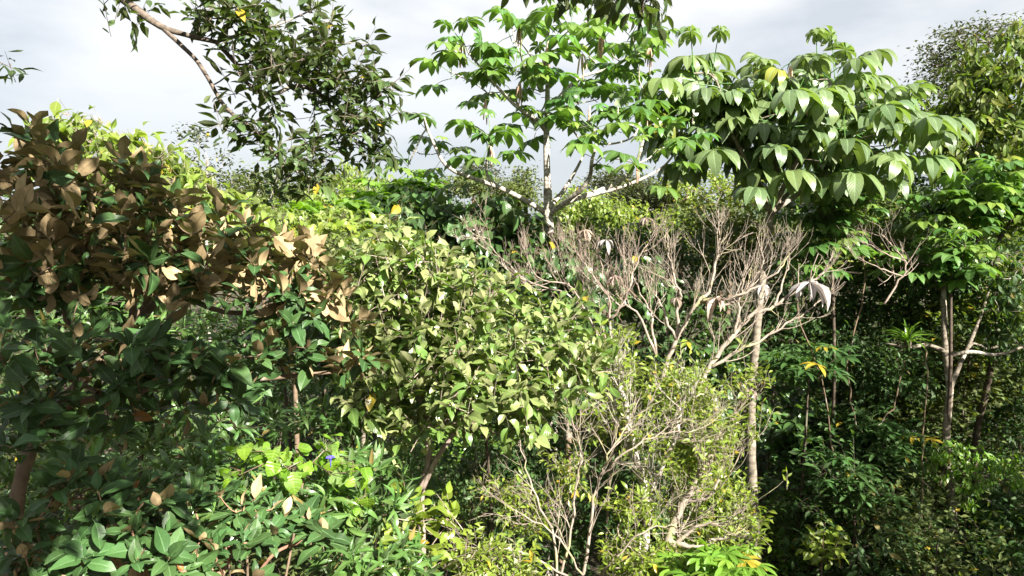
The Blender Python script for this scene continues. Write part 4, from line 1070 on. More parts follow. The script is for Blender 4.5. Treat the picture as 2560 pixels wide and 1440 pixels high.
# shaded shrubs and small trees: (label, blobs, leaf, clumps, leaf length)
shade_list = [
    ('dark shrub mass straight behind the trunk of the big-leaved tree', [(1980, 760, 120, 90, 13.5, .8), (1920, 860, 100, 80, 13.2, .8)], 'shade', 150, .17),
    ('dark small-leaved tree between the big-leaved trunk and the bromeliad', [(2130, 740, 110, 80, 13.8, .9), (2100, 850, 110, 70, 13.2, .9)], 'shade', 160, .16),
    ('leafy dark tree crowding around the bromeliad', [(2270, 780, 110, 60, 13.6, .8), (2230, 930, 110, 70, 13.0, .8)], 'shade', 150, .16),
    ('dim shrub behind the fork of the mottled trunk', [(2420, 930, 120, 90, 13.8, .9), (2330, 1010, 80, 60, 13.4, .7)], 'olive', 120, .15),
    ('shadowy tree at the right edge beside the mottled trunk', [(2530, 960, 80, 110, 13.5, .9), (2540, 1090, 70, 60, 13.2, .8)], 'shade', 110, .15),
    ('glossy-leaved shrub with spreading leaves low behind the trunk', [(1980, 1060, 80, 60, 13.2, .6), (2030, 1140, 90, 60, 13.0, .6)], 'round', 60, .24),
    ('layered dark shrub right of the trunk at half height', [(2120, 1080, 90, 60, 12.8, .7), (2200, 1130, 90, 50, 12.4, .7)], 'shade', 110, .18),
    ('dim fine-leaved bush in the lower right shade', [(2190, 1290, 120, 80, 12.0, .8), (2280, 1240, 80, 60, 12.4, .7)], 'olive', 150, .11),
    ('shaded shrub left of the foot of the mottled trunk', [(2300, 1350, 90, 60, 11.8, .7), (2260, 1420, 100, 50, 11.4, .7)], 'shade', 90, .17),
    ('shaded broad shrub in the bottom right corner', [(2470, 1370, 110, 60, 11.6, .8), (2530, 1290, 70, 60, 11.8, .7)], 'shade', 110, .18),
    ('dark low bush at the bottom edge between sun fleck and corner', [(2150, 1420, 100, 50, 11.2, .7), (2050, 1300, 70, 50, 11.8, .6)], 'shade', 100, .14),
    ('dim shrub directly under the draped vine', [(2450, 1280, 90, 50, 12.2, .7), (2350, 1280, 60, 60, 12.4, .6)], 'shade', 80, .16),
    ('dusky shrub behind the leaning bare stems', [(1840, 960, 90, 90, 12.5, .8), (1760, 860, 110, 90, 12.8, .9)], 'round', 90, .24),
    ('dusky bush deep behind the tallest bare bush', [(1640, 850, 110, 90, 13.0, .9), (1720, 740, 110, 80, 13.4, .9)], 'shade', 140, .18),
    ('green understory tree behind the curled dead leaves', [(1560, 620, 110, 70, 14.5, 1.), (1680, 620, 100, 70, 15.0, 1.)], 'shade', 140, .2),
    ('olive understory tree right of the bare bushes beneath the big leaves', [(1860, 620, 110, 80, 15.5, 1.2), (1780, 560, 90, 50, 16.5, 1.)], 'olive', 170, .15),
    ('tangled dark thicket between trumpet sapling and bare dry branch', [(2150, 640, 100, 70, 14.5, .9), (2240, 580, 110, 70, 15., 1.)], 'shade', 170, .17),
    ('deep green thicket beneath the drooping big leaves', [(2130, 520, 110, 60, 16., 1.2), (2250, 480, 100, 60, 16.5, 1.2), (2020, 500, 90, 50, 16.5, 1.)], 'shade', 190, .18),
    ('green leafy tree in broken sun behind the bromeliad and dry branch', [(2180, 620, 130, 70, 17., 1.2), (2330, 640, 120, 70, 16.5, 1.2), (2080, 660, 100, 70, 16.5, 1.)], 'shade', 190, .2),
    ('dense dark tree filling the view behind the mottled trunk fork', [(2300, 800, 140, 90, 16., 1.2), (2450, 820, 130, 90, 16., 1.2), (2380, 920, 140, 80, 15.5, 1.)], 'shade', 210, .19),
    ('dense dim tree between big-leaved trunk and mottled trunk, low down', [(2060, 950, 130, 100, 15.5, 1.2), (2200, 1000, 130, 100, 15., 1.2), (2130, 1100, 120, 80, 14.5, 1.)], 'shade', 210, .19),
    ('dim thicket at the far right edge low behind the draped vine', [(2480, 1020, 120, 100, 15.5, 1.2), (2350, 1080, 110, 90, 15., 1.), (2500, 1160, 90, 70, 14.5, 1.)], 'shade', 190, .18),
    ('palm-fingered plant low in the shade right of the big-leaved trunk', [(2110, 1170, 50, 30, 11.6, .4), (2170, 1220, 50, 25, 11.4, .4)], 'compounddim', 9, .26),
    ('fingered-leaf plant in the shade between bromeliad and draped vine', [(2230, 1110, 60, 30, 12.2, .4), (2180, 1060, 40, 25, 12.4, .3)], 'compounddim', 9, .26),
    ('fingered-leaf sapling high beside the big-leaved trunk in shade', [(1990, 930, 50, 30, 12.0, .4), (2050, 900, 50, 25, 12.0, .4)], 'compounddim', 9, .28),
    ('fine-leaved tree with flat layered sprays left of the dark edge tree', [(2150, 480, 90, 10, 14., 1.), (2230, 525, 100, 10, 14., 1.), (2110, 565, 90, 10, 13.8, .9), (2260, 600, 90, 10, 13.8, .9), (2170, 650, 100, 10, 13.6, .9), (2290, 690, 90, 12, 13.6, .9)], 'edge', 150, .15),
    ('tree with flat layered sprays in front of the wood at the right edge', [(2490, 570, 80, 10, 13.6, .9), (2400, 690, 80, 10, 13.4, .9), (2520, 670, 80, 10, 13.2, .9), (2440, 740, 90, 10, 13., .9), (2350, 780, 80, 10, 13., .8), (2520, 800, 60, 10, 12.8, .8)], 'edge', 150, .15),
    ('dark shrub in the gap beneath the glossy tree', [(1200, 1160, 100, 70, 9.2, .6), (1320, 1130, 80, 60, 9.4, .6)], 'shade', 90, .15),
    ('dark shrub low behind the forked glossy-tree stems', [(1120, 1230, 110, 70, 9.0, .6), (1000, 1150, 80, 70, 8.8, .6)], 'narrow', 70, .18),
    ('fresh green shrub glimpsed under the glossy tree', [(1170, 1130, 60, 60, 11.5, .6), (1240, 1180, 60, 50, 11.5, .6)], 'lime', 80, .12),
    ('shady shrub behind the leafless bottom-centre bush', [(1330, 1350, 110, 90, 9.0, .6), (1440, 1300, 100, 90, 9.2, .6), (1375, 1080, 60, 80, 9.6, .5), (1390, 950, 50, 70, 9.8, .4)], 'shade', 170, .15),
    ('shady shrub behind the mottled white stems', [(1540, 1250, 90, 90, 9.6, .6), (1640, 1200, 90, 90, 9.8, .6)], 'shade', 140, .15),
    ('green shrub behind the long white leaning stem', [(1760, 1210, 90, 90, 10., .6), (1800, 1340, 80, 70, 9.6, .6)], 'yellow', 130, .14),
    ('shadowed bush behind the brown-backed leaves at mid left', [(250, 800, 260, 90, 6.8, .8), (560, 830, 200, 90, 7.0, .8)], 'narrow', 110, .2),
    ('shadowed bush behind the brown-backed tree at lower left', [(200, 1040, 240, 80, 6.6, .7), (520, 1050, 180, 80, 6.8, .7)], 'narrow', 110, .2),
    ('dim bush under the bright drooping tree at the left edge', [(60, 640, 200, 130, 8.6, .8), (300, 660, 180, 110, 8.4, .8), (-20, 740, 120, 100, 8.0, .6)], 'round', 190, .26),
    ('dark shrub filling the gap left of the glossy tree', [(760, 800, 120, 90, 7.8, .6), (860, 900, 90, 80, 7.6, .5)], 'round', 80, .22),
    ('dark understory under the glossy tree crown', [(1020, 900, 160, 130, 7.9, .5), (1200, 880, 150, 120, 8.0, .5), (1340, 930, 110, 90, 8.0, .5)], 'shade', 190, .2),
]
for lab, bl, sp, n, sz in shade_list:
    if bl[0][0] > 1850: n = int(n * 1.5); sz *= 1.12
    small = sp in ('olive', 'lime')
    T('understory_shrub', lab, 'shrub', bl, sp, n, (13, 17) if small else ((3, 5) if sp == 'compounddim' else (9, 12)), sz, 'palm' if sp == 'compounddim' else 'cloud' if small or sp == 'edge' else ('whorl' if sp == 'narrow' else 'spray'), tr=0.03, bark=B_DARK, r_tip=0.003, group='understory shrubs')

# low shrubs and saplings that fill the forest floor, each a plant of its own
def filler():
    spots = []
    for y in np.arange(10.5, 25, 1.5):
        half = y * 0.80
        for x in np.arange(-half, half + 0.1, 1.7 if y < 16 else 2.2):
            xx, yy = x + rng.uniform(-.5, .5), y + rng.uniform(-.5, .5)
            right = xx / yy > 0.33
            if y < 12 and not right and rng.uniform() < 0.3: continue
            h = rng.uniform(1.3, 2.6) + (0.9 if y > 14 else 0) + (1.4 if right and y > 13 else 0)
            spots.append((xx, yy, h, right))
    for x, y, h in [(-4.2, 6.6, 2.6), (-3.0, 7.2, 2.9), (-1.8, 7.4, 2.4), (-0.8, 8.0, 2.0), (-3.6, 8.8, 3.2), (-5.2, 8.2, 3.6), (-2.2, 9.3, 2.6), (0.2, 8.9, 1.6), (-6.4, 9.6, 3.6)]:
        spots.append((x, y, h, False))
    for x, y, h, right in spots:
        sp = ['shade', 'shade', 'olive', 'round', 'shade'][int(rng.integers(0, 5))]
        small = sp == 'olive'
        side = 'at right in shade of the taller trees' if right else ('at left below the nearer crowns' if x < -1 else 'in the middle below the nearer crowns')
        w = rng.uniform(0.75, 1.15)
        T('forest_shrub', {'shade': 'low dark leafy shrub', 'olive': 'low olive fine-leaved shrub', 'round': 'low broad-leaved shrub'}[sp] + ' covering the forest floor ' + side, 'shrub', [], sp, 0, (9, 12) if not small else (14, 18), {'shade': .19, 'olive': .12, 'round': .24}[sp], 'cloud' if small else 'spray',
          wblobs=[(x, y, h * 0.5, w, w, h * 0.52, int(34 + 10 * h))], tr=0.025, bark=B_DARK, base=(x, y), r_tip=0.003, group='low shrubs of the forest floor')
filler()

def ground_cover():
    mb = MB()
    n = 16000
    y = rng.uniform(8, 30, n); x = rng.uniform(-1, 1, n) * (y * 0.8 + 1)
    z = ground_z(x, y) + rng.uniform(0.02, 0.3, n)
    a = rng.uniform(0, 6.28, n); el = rng.uniform(-0.3, 0.7, n)
    Y = np.stack([np.cos(a) * np.cos(el), np.sin(a) * np.cos(el), np.sin(el)], 1)
    Z = unit(np.cross(np.cross(Y, UP + rng.normal(size=(n, 3)) * 0.3), Y)); X = np.cross(Y, Z)
    s = rng.uniform(0.12, 0.3, n)
    v, t, u = SP['shade']['lo'][0]
    loc = np.stack([x, y, z], 1)[:, None, :] + s[:, None, None] * (v[None, :, 0:1] * X[:, None] + v[None, :, 1:2] * Y[:, None] + v[None, :, 2:3] * Z[:, None])
    mb.add(loc.reshape(-1, 3), (t[None] + (np.arange(n) * len(v))[:, None, None]).reshape(-1, 3), np.tile(u, (n, 1)), np.repeat(rng.uniform(size=n), len(v)))
    o = bpy.data.objects.new('ground_cover', mb.mesh('ground_cover', M_SHADE)); COL.objects.link(o)
    tag(o, 'low leafy ground cover spread over the dark forest floor', 'ground cover', None, 'stuff')
ground_cover()

# ================================================================== MIDDLE DISTANCE AND HORIZON
far_list = [
    ('pale-stemmed sparse small-leaved tree against the grey sky at left', 'sparse_tree', [(500, 345, 25, 25, 17, .5), (560, 395, 25, 10, 17, .4), (480, 400, 20, 12, 17, .4), (520, 440, 40, 20, 17, .5)], 'greylf', 30, .14, B_WHITE, .06),
    ('olive bush with grey twigs behind the hanging dark leaves', 'bush', [(640, 460, 70, 35, 18, 1.), (590, 490, 60, 40, 17.5, 1.), (700, 510, 70, 40, 17, 1.)], 'olive', 170, .13, B_TAN, .06),
    ('yellow-green round treetop on the horizon left of the white-trunked tree', 'distant_tree', [(870, 450, 45, 40, 28, 1.5), (900, 490, 50, 30, 27, 1.5)], 'bright', 120, .26, B_BROWN, .12),
    ('small dark treetop on the horizon beneath the hanging leaves', 'distant_tree', [(790, 470, 45, 25, 34, 1.6), (740, 490, 40, 25, 34, 1.5)], 'olive', 90, .3, B_BROWN, .14),
    ('flat feathery treetop on the skyline left of the white trunk', 'distant_tree', [(1205, 425, 45, 12, 42, 1.5), (1230, 440, 25, 8, 42, 1.), (1175, 440, 20, 8, 42, .8)], 'greylf', 60, .22, B_BROWN, .16),
    ('pointed olive conifer-like treetop on the skyline left of the white trunk', 'distant_tree', [(1310, 440, 14, 20, 36, .8), (1308, 465, 28, 20, 36, 1.), (1300, 495, 40, 25, 36, 1.2)], 'olive', 110, .24, B_BROWN, .14),
    ('olive low treetop between conifer shape and the left limb', 'distant_tree', [(1240, 480, 60, 20, 34, 1.4), (1180, 470, 50, 20, 34, 1.4), (1130, 470, 40, 20, 34, 1.2)], 'olive', 130, .24, B_BROWN, .12),
    ('sunlit light-green treetop seen through the fork right of the white trunk', 'distant_tree', [(1440, 510, 80, 40, 18, 1.2), (1500, 530, 70, 40, 18, 1.2), (1400, 540, 50, 40, 17.5, 1.)], 'bright', 170, .2, B_BROWN, .08),
    ('grey-green sparse treetop on the skyline right of the white trunk', 'distant_tree', [(1525, 450, 40, 15, 38, 1.2), (1480, 460, 25, 10, 38, 1.), (1560, 470, 40, 20, 38, 1.)], 'greylf', 90, .26, B_BROWN, .16),
    ('dark rounded treetop on the skyline below the right-hand limbs', 'distant_tree', [(1620, 480, 60, 30, 30, 1.6), (1580, 500, 50, 25, 30, 1.4), (1660, 510, 50, 25, 29, 1.4)], 'greylf', 190, .24, B_BROWN, .14),
    ('yellow-olive terraced treetop left of the big-leaved trunk', 'distant_tree', [(1830, 455, 80, 20, 24, 1.4), (1780, 480, 60, 16, 23.5, 1.2), (1860, 500, 80, 20, 23, 1.3), (1760, 440, 40, 14, 24, 1.), (1900, 470, 40, 20, 23, 1.)], 'limeleaf', 180, .17, B_BROWN, .12),
    ('olive treetop between the dark rounded and the terraced treetops', 'distant_tree', [(1720, 430, 40, 20, 27, 1.2), (1700, 470, 50, 30, 26, 1.3), (1740, 510, 50, 30, 25, 1.2)], 'limeleaf', 120, .18, B_BROWN, .12),
    ('yellowish scrubby tree in sun behind the curled dead leaves', 'distant_tree', [(1620, 560, 70, 35, 19, 1.), (1560, 545, 50, 30, 19.5, 1.), (1700, 560, 50, 35, 19, 1.)], 'limeleaf', 130, .17, B_BROWN, .09),
    ('dark wide treetop behind the big-leaved crown at right', 'distant_tree', [(2050, 450, 110, 50, 23, 1.6), (2180, 470, 100, 50, 22, 1.6), (1960, 500, 80, 40, 21, 1.3)], 'shade', 260, .24, B_BROWN, .14),
    ('shaded treetop low on the skyline at the right edge', 'distant_tree', [(2540, 590, 60, 25, 20, 1.2), (2450, 580, 60, 30, 20, 1.2), (2330, 590, 70, 40, 19, 1.2)], 'shade', 150, .2, B_DARK, .1),
    ('fresh green bank of foliage left of the dark round-leaved tree', 'distant_tree', [(820, 500, 70, 25, 19, 1.2), (900, 520, 70, 25, 18, 1.2), (960, 470, 60, 25, 20, 1.2), (720, 540, 80, 30, 16, 1.)], 'bright', 170, .22, B_BROWN, .09),
    ('light green bush below the hanging dark leaves', 'distant_tree', [(700, 590, 80, 35, 12.5, .8), (620, 560, 60, 35, 13, .8), (830, 570, 60, 30, 13, .8)], 'limeleaf', 110, .2, B_BROWN, .06),
]
for lab, nm, bl, sp, n, sz, bk, tr_ in far_list:
    T(nm, lab, 'tree' if 'tree' in nm else 'bush', bl, sp, n, (9, 12) if sp in ('bright', 'shade', 'limeleaf') else (15, 19), sz, 'droop' if sp in ('bright', 'shade') else ('spray' if sp == 'limeleaf' else 'cloud'),
      tr=tr_, bark=bk, r_tip=0.008 if bl[0][4] > 20 else 0.005, limb_thr=None)

# a band of distant woodland trees closing the view, each one a tree
k = 0
for row, (dist, n, pyc) in enumerate([(26, 13, 590), (36, 14, 545), (52, 18, 520)]):
    for i in range(n):
        px = -150 + (i + 0.5 + rng.uniform(-0.3, 0.3)) * 2860 / n
        dd = dist * rng.uniform(0.92, 1.1)
        h = rng.uniform(30, 48) * (26 / dist) ** 0.4
        w = 2860 / n * 0.62
        py = pyc + rng.uniform(-12, 12) - (18 if px > 1900 else 0) + (25 if 1200 < px < 1480 else 0) + (10 if px < 700 else 0)
        sp = ['shade', 'olive', 'greylf', 'olive'][int(rng.integers(0, 4))] if px < 2000 else 'shade'
        T('distant_tree', {'shade': 'dark green', 'olive': 'olive', 'greylf': 'grey-green'}[sp] + ' ' + ['near-row', 'middle-row', 'farthest-row'][row] + ' tree of the far wood ' + ('at the left' if px < 850 else 'in the centre' if px < 1700 else 'at the right'), 'tree',
          [(px, py, w, h, dd, w * dd / FPX), (px + w * 0.4, py + h, w * 0.8, h, dd * .97, w * dd / FPX)], sp, 80, (9, 12), 0.30 * (dd / 30) ** 0.5, 'cloud', tr=0.13, bark=B_BROWN, r_tip=0.012, group='trees of the far wood')

# tall trees just out of the frame: the right ones shade the lower right, the bushy ones are added to block sky
for (x, y, zc, rx, ry, rz, n, lab) in [(11.0, 8.0, 5.0, 2.5, 2.2, 3.3, 320, 'tall dense tree standing just outside the right edge, nearer one'), (13.6, 11.2, 5.6, 2.4, 2.3, 3.4, 310, 'tall dense tree standing just outside the right edge, farther one'),
                                        (8.1, 5.6, 4.0, 1.9, 1.7, 2.8, 260, 'tall slim tree outside the right edge closest to the viewpoint'),
        (9.6, 2.2, 4.6, 2.0, 1.8, 3.4, 280, 'tall bushy tree beside the viewpoint, out of frame at right'), (8.6, -1.4, 4.8, 2.0, 2.0, 3.4, 280, 'tall bushy tree behind the viewpoint at right'),
        (-3.0, -4.2, 5.2, 2.2, 1.5, 4.0, 300, 'tall bushy tree behind the viewpoint at left'), (-6.6, -1.5, 5.0, 1.8, 2.0, 4.2, 280, 'tall bushy tree left of the viewpoint, out of frame'), (-8.2, 4.5, 5.0, 1.7, 2.2, 4.4, 280, 'tall bushy tree beyond the left edge, beside the overhanging limb')]:
    T('shade_tree', lab, 'tree', [], 'shade', 0, (9, 12), 0.27, 'spray', wblobs=[(x, y, zc, rx, ry, rz, n)], tr=0.2, bark=B_DARK, base=(x, y), r_tip=0.006)

# ================================================================== things resting on plants
def dead_leaf(label, px, py, d, size, sil=True, tilt=0.2, group=None):
    g = np.random.default_rng(int(px))
    v, t, u = palmate(8, 6, 0.26, join=0.06, droop=1.0, fold=0.45, seed=int(px), dead=0.6, span=340)
    c = at(px, py, d)
    a = g.uniform(0, 6.28); Rz = np.array([[math.cos(a), -math.sin(a), 0], [math.sin(a), math.cos(a), 0], [0, 0, 1]])
    Rx = np.array([[1, 0, 0], [0, math.cos(tilt), -math.sin(tilt)], [0, math.sin(tilt), math.cos(tilt)]])
    v = (v * size) @ Rz.T @ Rx.T
    mb = MB(); mb.add(v, t, u, g.uniform())
    root = empty('dead_leaf', c)
    tag(root, label, 'dead leaf', group)
    child('blade', mb.mesh('dead_leaf_blade', M_SILVER if sil else M_DEAD), root)
    m2 = MB(); tube(m2, [(0, 0, 0.0), (0.05 * size, 0.03, 0.3 * size), (0.2 * size, 0.02, 0.75 * size)], [0.012 * size * 1.5, 0.011 * size, 0.009 * size], 5)
    child('stalk', m2.mesh('dead_leaf_stalk', B_TAN), root)
dead_leaf('large silvery dead umbrella leaf caught on the leaning bare bush', 2025, 705, 9.05, 0.50)
dead_leaf('pinkish-brown dead leaf hanging left of the trunk on the leaning bare bush', 1790, 745, 9.15, 0.34, False)
dead_leaf('pale dead leaf lodged against the big-leaved trunk beside yellow leaves', 1905, 712, 9.2, 0.22)
dead_leaf('crumpled pinkish dead leaf lodged low on the big-leaved trunk', 1875, 975, 9.6, 0.25, False)
dead_leaf('crumpled brown dead leaf at the top of the curled-leaf bush, leftmost', 1462, 575, 9.35, 0.24, False)
dead_leaf('greyish dead leaf in the middle of the curled-leaf bush', 1515, 600, 9.3, 0.22)
dead_leaf('dead leaf at the upper right of the curled-leaf bush', 1615, 545, 9.2, 0.2, False)
dead_leaf('dead leaf hanging at the stem junction of the curled-leaf bush', 1535, 690, 9.3, 0.24, False)
dead_leaf('tan dried leaf low between the two bare bushes', 1690, 745, 9.4, 0.2, False)

def liana(label, pts, r):
    p = smooth_path([at(*q) for q in pts], 6)
    p[1:-1] += rng.normal(size=p[1:-1].shape) * 0.02
    root = empty('liana', p[-1])
    tag(root, label, 'liana', 'lianas of the shaded wood')
    mb = MB(); tube(mb, p, np.full(len(p), r), 6, wob=0.08); child('stem', mb.mesh('liana_stem', B_BROWN, origin=p[-1]), root)
    m2 = MB(); v, t, u = SP['shade']['lo'][0]
    for i in range(30):
        q = p[int(rng.integers(2, len(p) - 1))] - p[-1]; y = unit(rng.normal(size=3) - UP * 0.7); z = unit(np.cross(np.cross(y, rand_unit()), y)); x = np.cross(y, z); sz = rng.uniform(.1, .2)
        m2.add(q + sz * (v[:, :1] * x + v[:, 1:2] * y + v[:, 2:] * z), t, u, rng.uniform())
    child('foliage', m2.mesh('liana_foliage', M_SHADE, origin=None), root, 'stuff')
liana('thin looping liana hanging between the tiered sapling and the bromeliad', [(2140, 520, 12.6), (2160, 700, 12.5), (2120, 900, 12.4), (2150, 1080, 12.3), (2230, 1020, 12.4), (2260, 900, 12.4)], 0.014)
liana('slim liana dropping straight beside the mottled trunk', [(2310, 860, 11.8), (2318, 1000, 11.7), (2305, 1180, 11.6), (2312, 1400, 11.5)], 0.011)
liana('liana slanting across the dark gap right of the big-leaved trunk', [(1960, 620, 12.2), (2010, 820, 11.9), (2070, 1030, 11.7), (2100, 1280, 11.4)], 0.012)

def bromeliad():
    c = at(2270, 855, 11.75)
    root = empty('bromeliad', c)
    tag(root, 'spiky pale green bromeliad perched on the mottled tree limb', 'bromeliad')
    vs = []
    for s in range(4):
        v, t, u = blade(6, 0.09, peak=0.3, fold=0.4, droop=1.0 + 0.25 * s, pet=0, seed=s)
        mb = MB(); mb.add(v, t, u); vs.append(mb.mesh('bromeliad_leaf', M_LIME))
    for i in range(34):
        o = child('leaf', vs[i % 4], root)
        a = i * 2.4; el = R(25 + 60 * (i / 34))
        y = Vector((math.cos(a) * math.sin(R(90) - el), math.sin(a) * math.sin(R(90) - el), math.sin(el)))
        z = Vector((-math.cos(a) * math.sin(el), -math.sin(a) * math.sin(el), math.cos(R(90) - el) if False else math.cos(el)))
        z = (z - y * y.dot(z)).normalized(); x = y.cross(z)
        s = random.uniform(0.42, 0.58)
        m = Matrix((x, y, z)).transposed() * s
        o.matrix_basis = m.to_4x4()
    m2 = MB(); tube(m2, [(0, 0, -0.12), (0, 0, -0.02), (0, 0, 0.05)], [0.035, 0.06, 0.04], 8)
    child('base', m2.mesh('bromeliad_base', B_DARK), root)
bromeliad()

def blue_flower():
    c = at(826, 1146, 4.45)
    root = empty('blue_flower', c)
    tag(root, 'small violet-blue funnel flower on the heart-leaved vine', 'flower')
    m = bpy.data.materials.new('petal_blue'); m.use_nodes = True
    b = m.node_tree.nodes['Principled BSDF']; b.inputs['Base Color'].default_value = (0.09, 0.07, 0.62, 1); b.inputs['Roughness'].default_value = 0.6
    pet = []
    mb = MB(); v, t, u = blade(5, 0.85, peak=0.7, sharp=0.7, fold=0.1, droop=0.6, pet=0); mb.add(v, t, u); me = mb.mesh('petal', m)
    for i in range(5):
        a = i * 2 * math.pi / 5
        o = child('petal', me, root)
        y = Vector((math.cos(a) * 0.85, math.sin(a) * 0.85, 0.5)); z = Vector((-math.cos(a) * 0.5, -math.sin(a) * 0.5, 0.85)); x = y.cross(z)
        o.matrix_basis = (Matrix((0, -0.5, 0.85) and (x, y, z)).transposed() * 0.034).to_4x4()
    m2 = MB(); tube(m2, [(0, 0, -0.06), (0, 0, -0.02), (0, 0, 0.004)], [0.003, 0.004, 0.009], 6)
    child('tube', m2.mesh('flower_tube', m), root)
blue_flower()

# catkins of the trumpet trees: hanging pinkish fingers under the leaf whorls
M_CAT = bark_mat('catkin_pink', (0.42, 0.24, 0.20), (0.52, 0.40, 0.26), scale=30)
def catkins(pl, spots, ln):
    for (px, py, d, n) in spots:
        mb = MB(); c = at(px, py, d)
        for i in range(n):
            a = rng.uniform(0, 6.28); o = np.array([math.cos(a), math.sin(a), 0]) * rng.uniform(0.01, 0.05)
            L = ln * rng.uniform(0.6, 1.1)
            tube(mb, [c + o * 0.3, c + o - UP * L * 0.3, c + o * 1.4 - UP * L * 0.7, c + o * 1.5 - UP * L], [0.008, 0.014, 0.014, 0.008], 5)
        pl.wood.append(('catkin', (mb, M_CAT)))
catkins(trump1, [(1155, 110, D1 - .7, 7), (1300, 65, D1 - .3, 6), (1505, 80, D1 - .5, 8), (1368, 120, D1 - .3, 4), (1300, 205, D1 - .4, 4), (1612, 285, D1 + .2, 8), (1475, 265, D1 - .8, 5), (1400, 250, D1 - .5, 5), (1225, 365, D1 - .6, 4), (1595, 400, D1 + .3, 5), (1625, 120, D1 - .3, 4), (1455, 135, D1 - .4, 4), (1215, 250, D1 - .5, 3)], 0.36)
catkins(trump2, [(1975, 165, D2 - .5, 4), (2010, 225, D2 - .6, 4), (2210, 280, D2 - .3, 4)], 0.4)

# ================================================================== BUILD EVERYTHING
def visibility():
    """Which leaves show in the photograph: splat a few points of every leaf into a depth grid."""
    GW, GH = 1280, 720
    allP, own, lid = [], [], []
    for pi, pl in enumerate(PLANTS):
        if not pl.P: continue
        P, Y, Z, S = np.array(pl.P), np.array(pl.Y), np.array(pl.Z), np.array(pl.S)
        X = np.cross(Y, Z); w = pl.sp['W'] * 0.35
        if pl.sp['palm']:
            offs = [(0, 0, 0)] + [(math.cos(a) * r_, math.sin(a) * r_, -0.25 * r_ * r_) for a in np.linspace(0, 6.28, 9)[:-1] for r_ in (0.45, 0.85)]
        else:
            offs = [(0, .25, 0), (0, .5, 0), (0, .75, 0), (w, .4, 0), (-w, .4, 0), (w * .8, .65, 0), (-w * .8, .65, 0), (0, .95, 0)]
        for o in offs:
            q = P + S[:, None] * (X * o[0] + Y * o[1] + Z * o[2])
            allP.append(q); own.append(np.full(len(q), pi)); lid.append(np.arange(len(q)))
    Q = np.concatenate(allP) - CP; own = np.concatenate(own); lid = np.concatenate(lid)
    d = Q @ CF; px = Q @ CX / d * FPX + 1280; py = 720 - Q @ CU / d * FPX
    ok = (d > 0.3) & (px >= 0) & (px < 2560) & (py >= 0) & (py < 1440)
    cell = (py[ok] * GH / 1440).astype(int) * GW + (px[ok] * GW / 2560).astype(int)
    dd, ow, li = d[ok], own[ok], lid[ok]
    order = np.lexsort((dd, cell))
    c = cell[order]; first = np.concatenate([[True], c[1:] != c[:-1]])
    win = order[first]
    cnt = {}
    for pi in range(len(PLANTS)):
        m = ow[win] == pi
        cnt[pi] = np.bincount(li[win][m], minlength=len(PLANTS[pi].P)) if PLANTS[pi].P else np.zeros(0)
    return cnt

VIS = visibility()
NLEAF = 0
STATS = []
MARKS = [((2373, 1150), 'the mottled white trunk'), ((2270, 855), 'the bromeliad'), ((1880, 1150), 'the big-leaved trunk'), ((1150, 820), 'the glossy-leaved tree'), ((1370, 560), 'the white trunk fork'),
         ((760, 1130), 'the heart-leaved vine'), ((2430, 1170), 'the draped vine'), ((1420, 1250), 'the leafless bush'), ((1690, 760), 'the tallest bare bush'), ((1950, 1340), 'the bright ground shrub'),
         ((200, 560), 'the brown undersides'), ((300, 1300), 'the low brown-backed shrub'), ((215, 380), 'the bright drooping tree'), ((2430, 520), 'the dark trumpet tree'), ((2100, 280), 'the big ribbed leaves'), ((700, 250), 'the overhanging dark limb'), ((560, 1000), 'the brown-backed lower leaves')]
for pi, pl in enumerate(PLANTS):
    if pl.name == 'forest_shrub' and np.sum(VIS[pi]) > 0:
        ii = np.where(VIS[pi] > 0)[0]
        q = np.average(np.array(pl.P)[ii], axis=0, weights=VIS[pi][ii]) - CP
        dq = q @ CF; ux, uy = q @ CX / dq * FPX + 1280, 720 - q @ CU / dq * FPX
        (mx, my), nm = min(MARKS, key=lambda m: math.hypot(m[0][0] - ux, m[0][1] - uy))
        dx, dy = ux - mx, uy - my
        side = ('left of ' if dx < 0 else 'right of ') if abs(dx) > abs(dy) else ('above ' if dy < 0 else 'below ')
        how = 'close ' if math.hypot(dx, dy) < 130 else 'farther '
        far = 'deep-set ' if dq > 17 else ''
        pl.label = far + pl.label.split(' covering')[0] + ' ' + how + side + nm
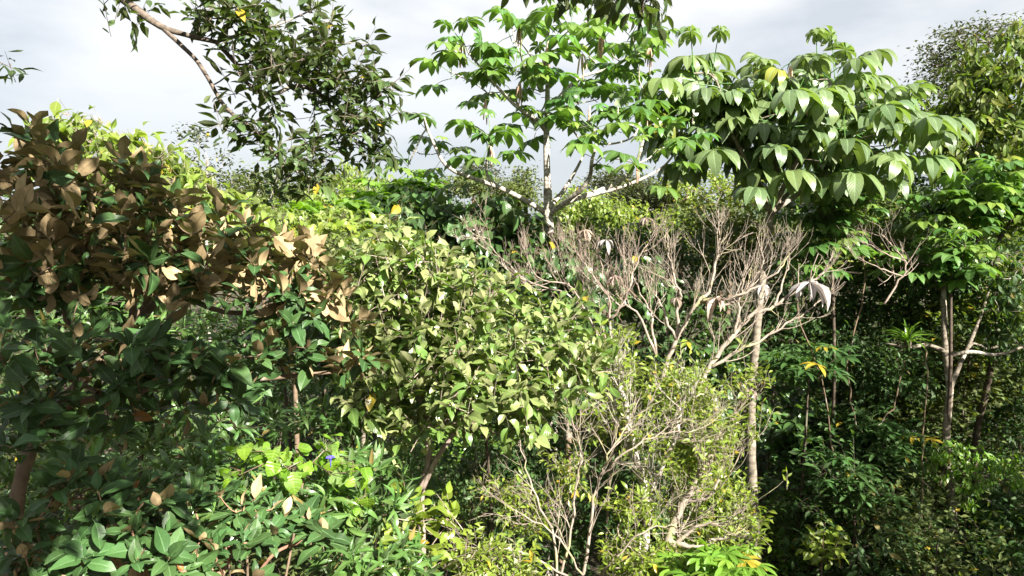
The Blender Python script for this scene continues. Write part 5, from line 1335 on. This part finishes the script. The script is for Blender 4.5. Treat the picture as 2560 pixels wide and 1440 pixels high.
for pi, pl in enumerate(PLANTS):
    root = empty(pl.name, pl.base)
    tag(root, pl.label, pl.cat, pl.group)
    for nm, mb in pl.wood:
        mat = pl.bark
        if isinstance(mb, tuple): mb, mat = mb
        child(nm, mb.mesh(nm, mat, origin=pl.base), root)
    if not pl.twigs.empty():
        child('twigs', pl.twigs.mesh('twigs', pl.bark, origin=pl.base), root, 'stuff')
    if not pl.stalks.empty():
        child('leaf_stalks', pl.stalks.mesh('leaf_stalks', pl.bark if pl.sp is None else M_TRUMP, origin=pl.base), root, 'stuff')
    if not pl.P: continue
    P, Y, Z, S = np.array(pl.P), np.array(pl.Y), np.array(pl.Z), np.array(pl.S)
    X = np.cross(Y, Z)
    sp = pl.sp
    n = len(P)
    dep = (P - CP) @ CF
    px_w = S * (1.6 if sp['palm'] else sp['W']) / np.maximum(dep, 0.3) * FPX     # width in pixels of the photograph
    vis = VIS[pi]
    score = vis * 1000 + px_w
    cand = np.where((vis > 0) & (px_w >= 9.5))[0]
    nv = len(sp['hi'])
    var = rng.integers(0, nv, n)
    if len(cand) < 12: cand = cand[:0]
    sel = cand[np.argsort(-score[cand])][:300]
    mask = np.zeros(n, bool); mask[sel] = True
    for i in sel:
        v = int(var[i])
        if v not in sp['mesh']:
            mb = MB(); a, t, u = sp['hi'][v]; mb.add(a, t, u, 0.0)
            sp['mesh'][v] = mb.mesh('leaf_' + sp['key'], sp['mat'])
        o = bpy.data.objects.new('leaf', sp['mesh'][v]); COL.objects.link(o); o.parent = root
        s = S[i]; q = P[i] - pl.base
        o.matrix_basis = Matrix(((X[i][0] * s, Y[i][0] * s, Z[i][0] * s, q[0]), (X[i][1] * s, Y[i][1] * s, Z[i][1] * s, q[1]), (X[i][2] * s, Y[i][2] * s, Z[i][2] * s, q[2]), (0, 0, 0, 1)))
    NLEAF += len(sel)
    rest = np.where(~mask)[0]
    if len(rest):
        mb = MB()
        near = np.min(dep[rest][dep[rest] > 0]) if np.any(dep[rest] > 0) else 10
        for v in range(nv):
            ids = rest[var[rest] == v]
            if not len(ids): continue
            a, t, u = sp['lo'][v]
            loc = (P[ids] - pl.base)[:, None, :] + S[ids][:, None, None] * (a[None, :, 0:1] * X[ids][:, None, :] + a[None, :, 1:2] * Y[ids][:, None, :] + a[None, :, 2:3] * Z[ids][:, None, :])
            m = len(ids); nvv = len(a)
            tt_ = (t[None] + (np.arange(m) * nvv)[:, None, None]).reshape(-1, 3)
            mb.add(loc.reshape(-1, 3), tt_, np.tile(u, (m, 1)), np.repeat(rng.uniform(size=m), nvv))
        child('foliage', mb.mesh('foliage', sp['mat']), root, 'stuff')
    STATS.append((pl.label[:40], n, len(sel)))
print('leaf parts', NLEAF, 'plants', len(PLANTS), 'leaves', sum(s[1] for s in STATS))
print('tris', sum(len(me.polygons) for me in bpy.data.meshes))
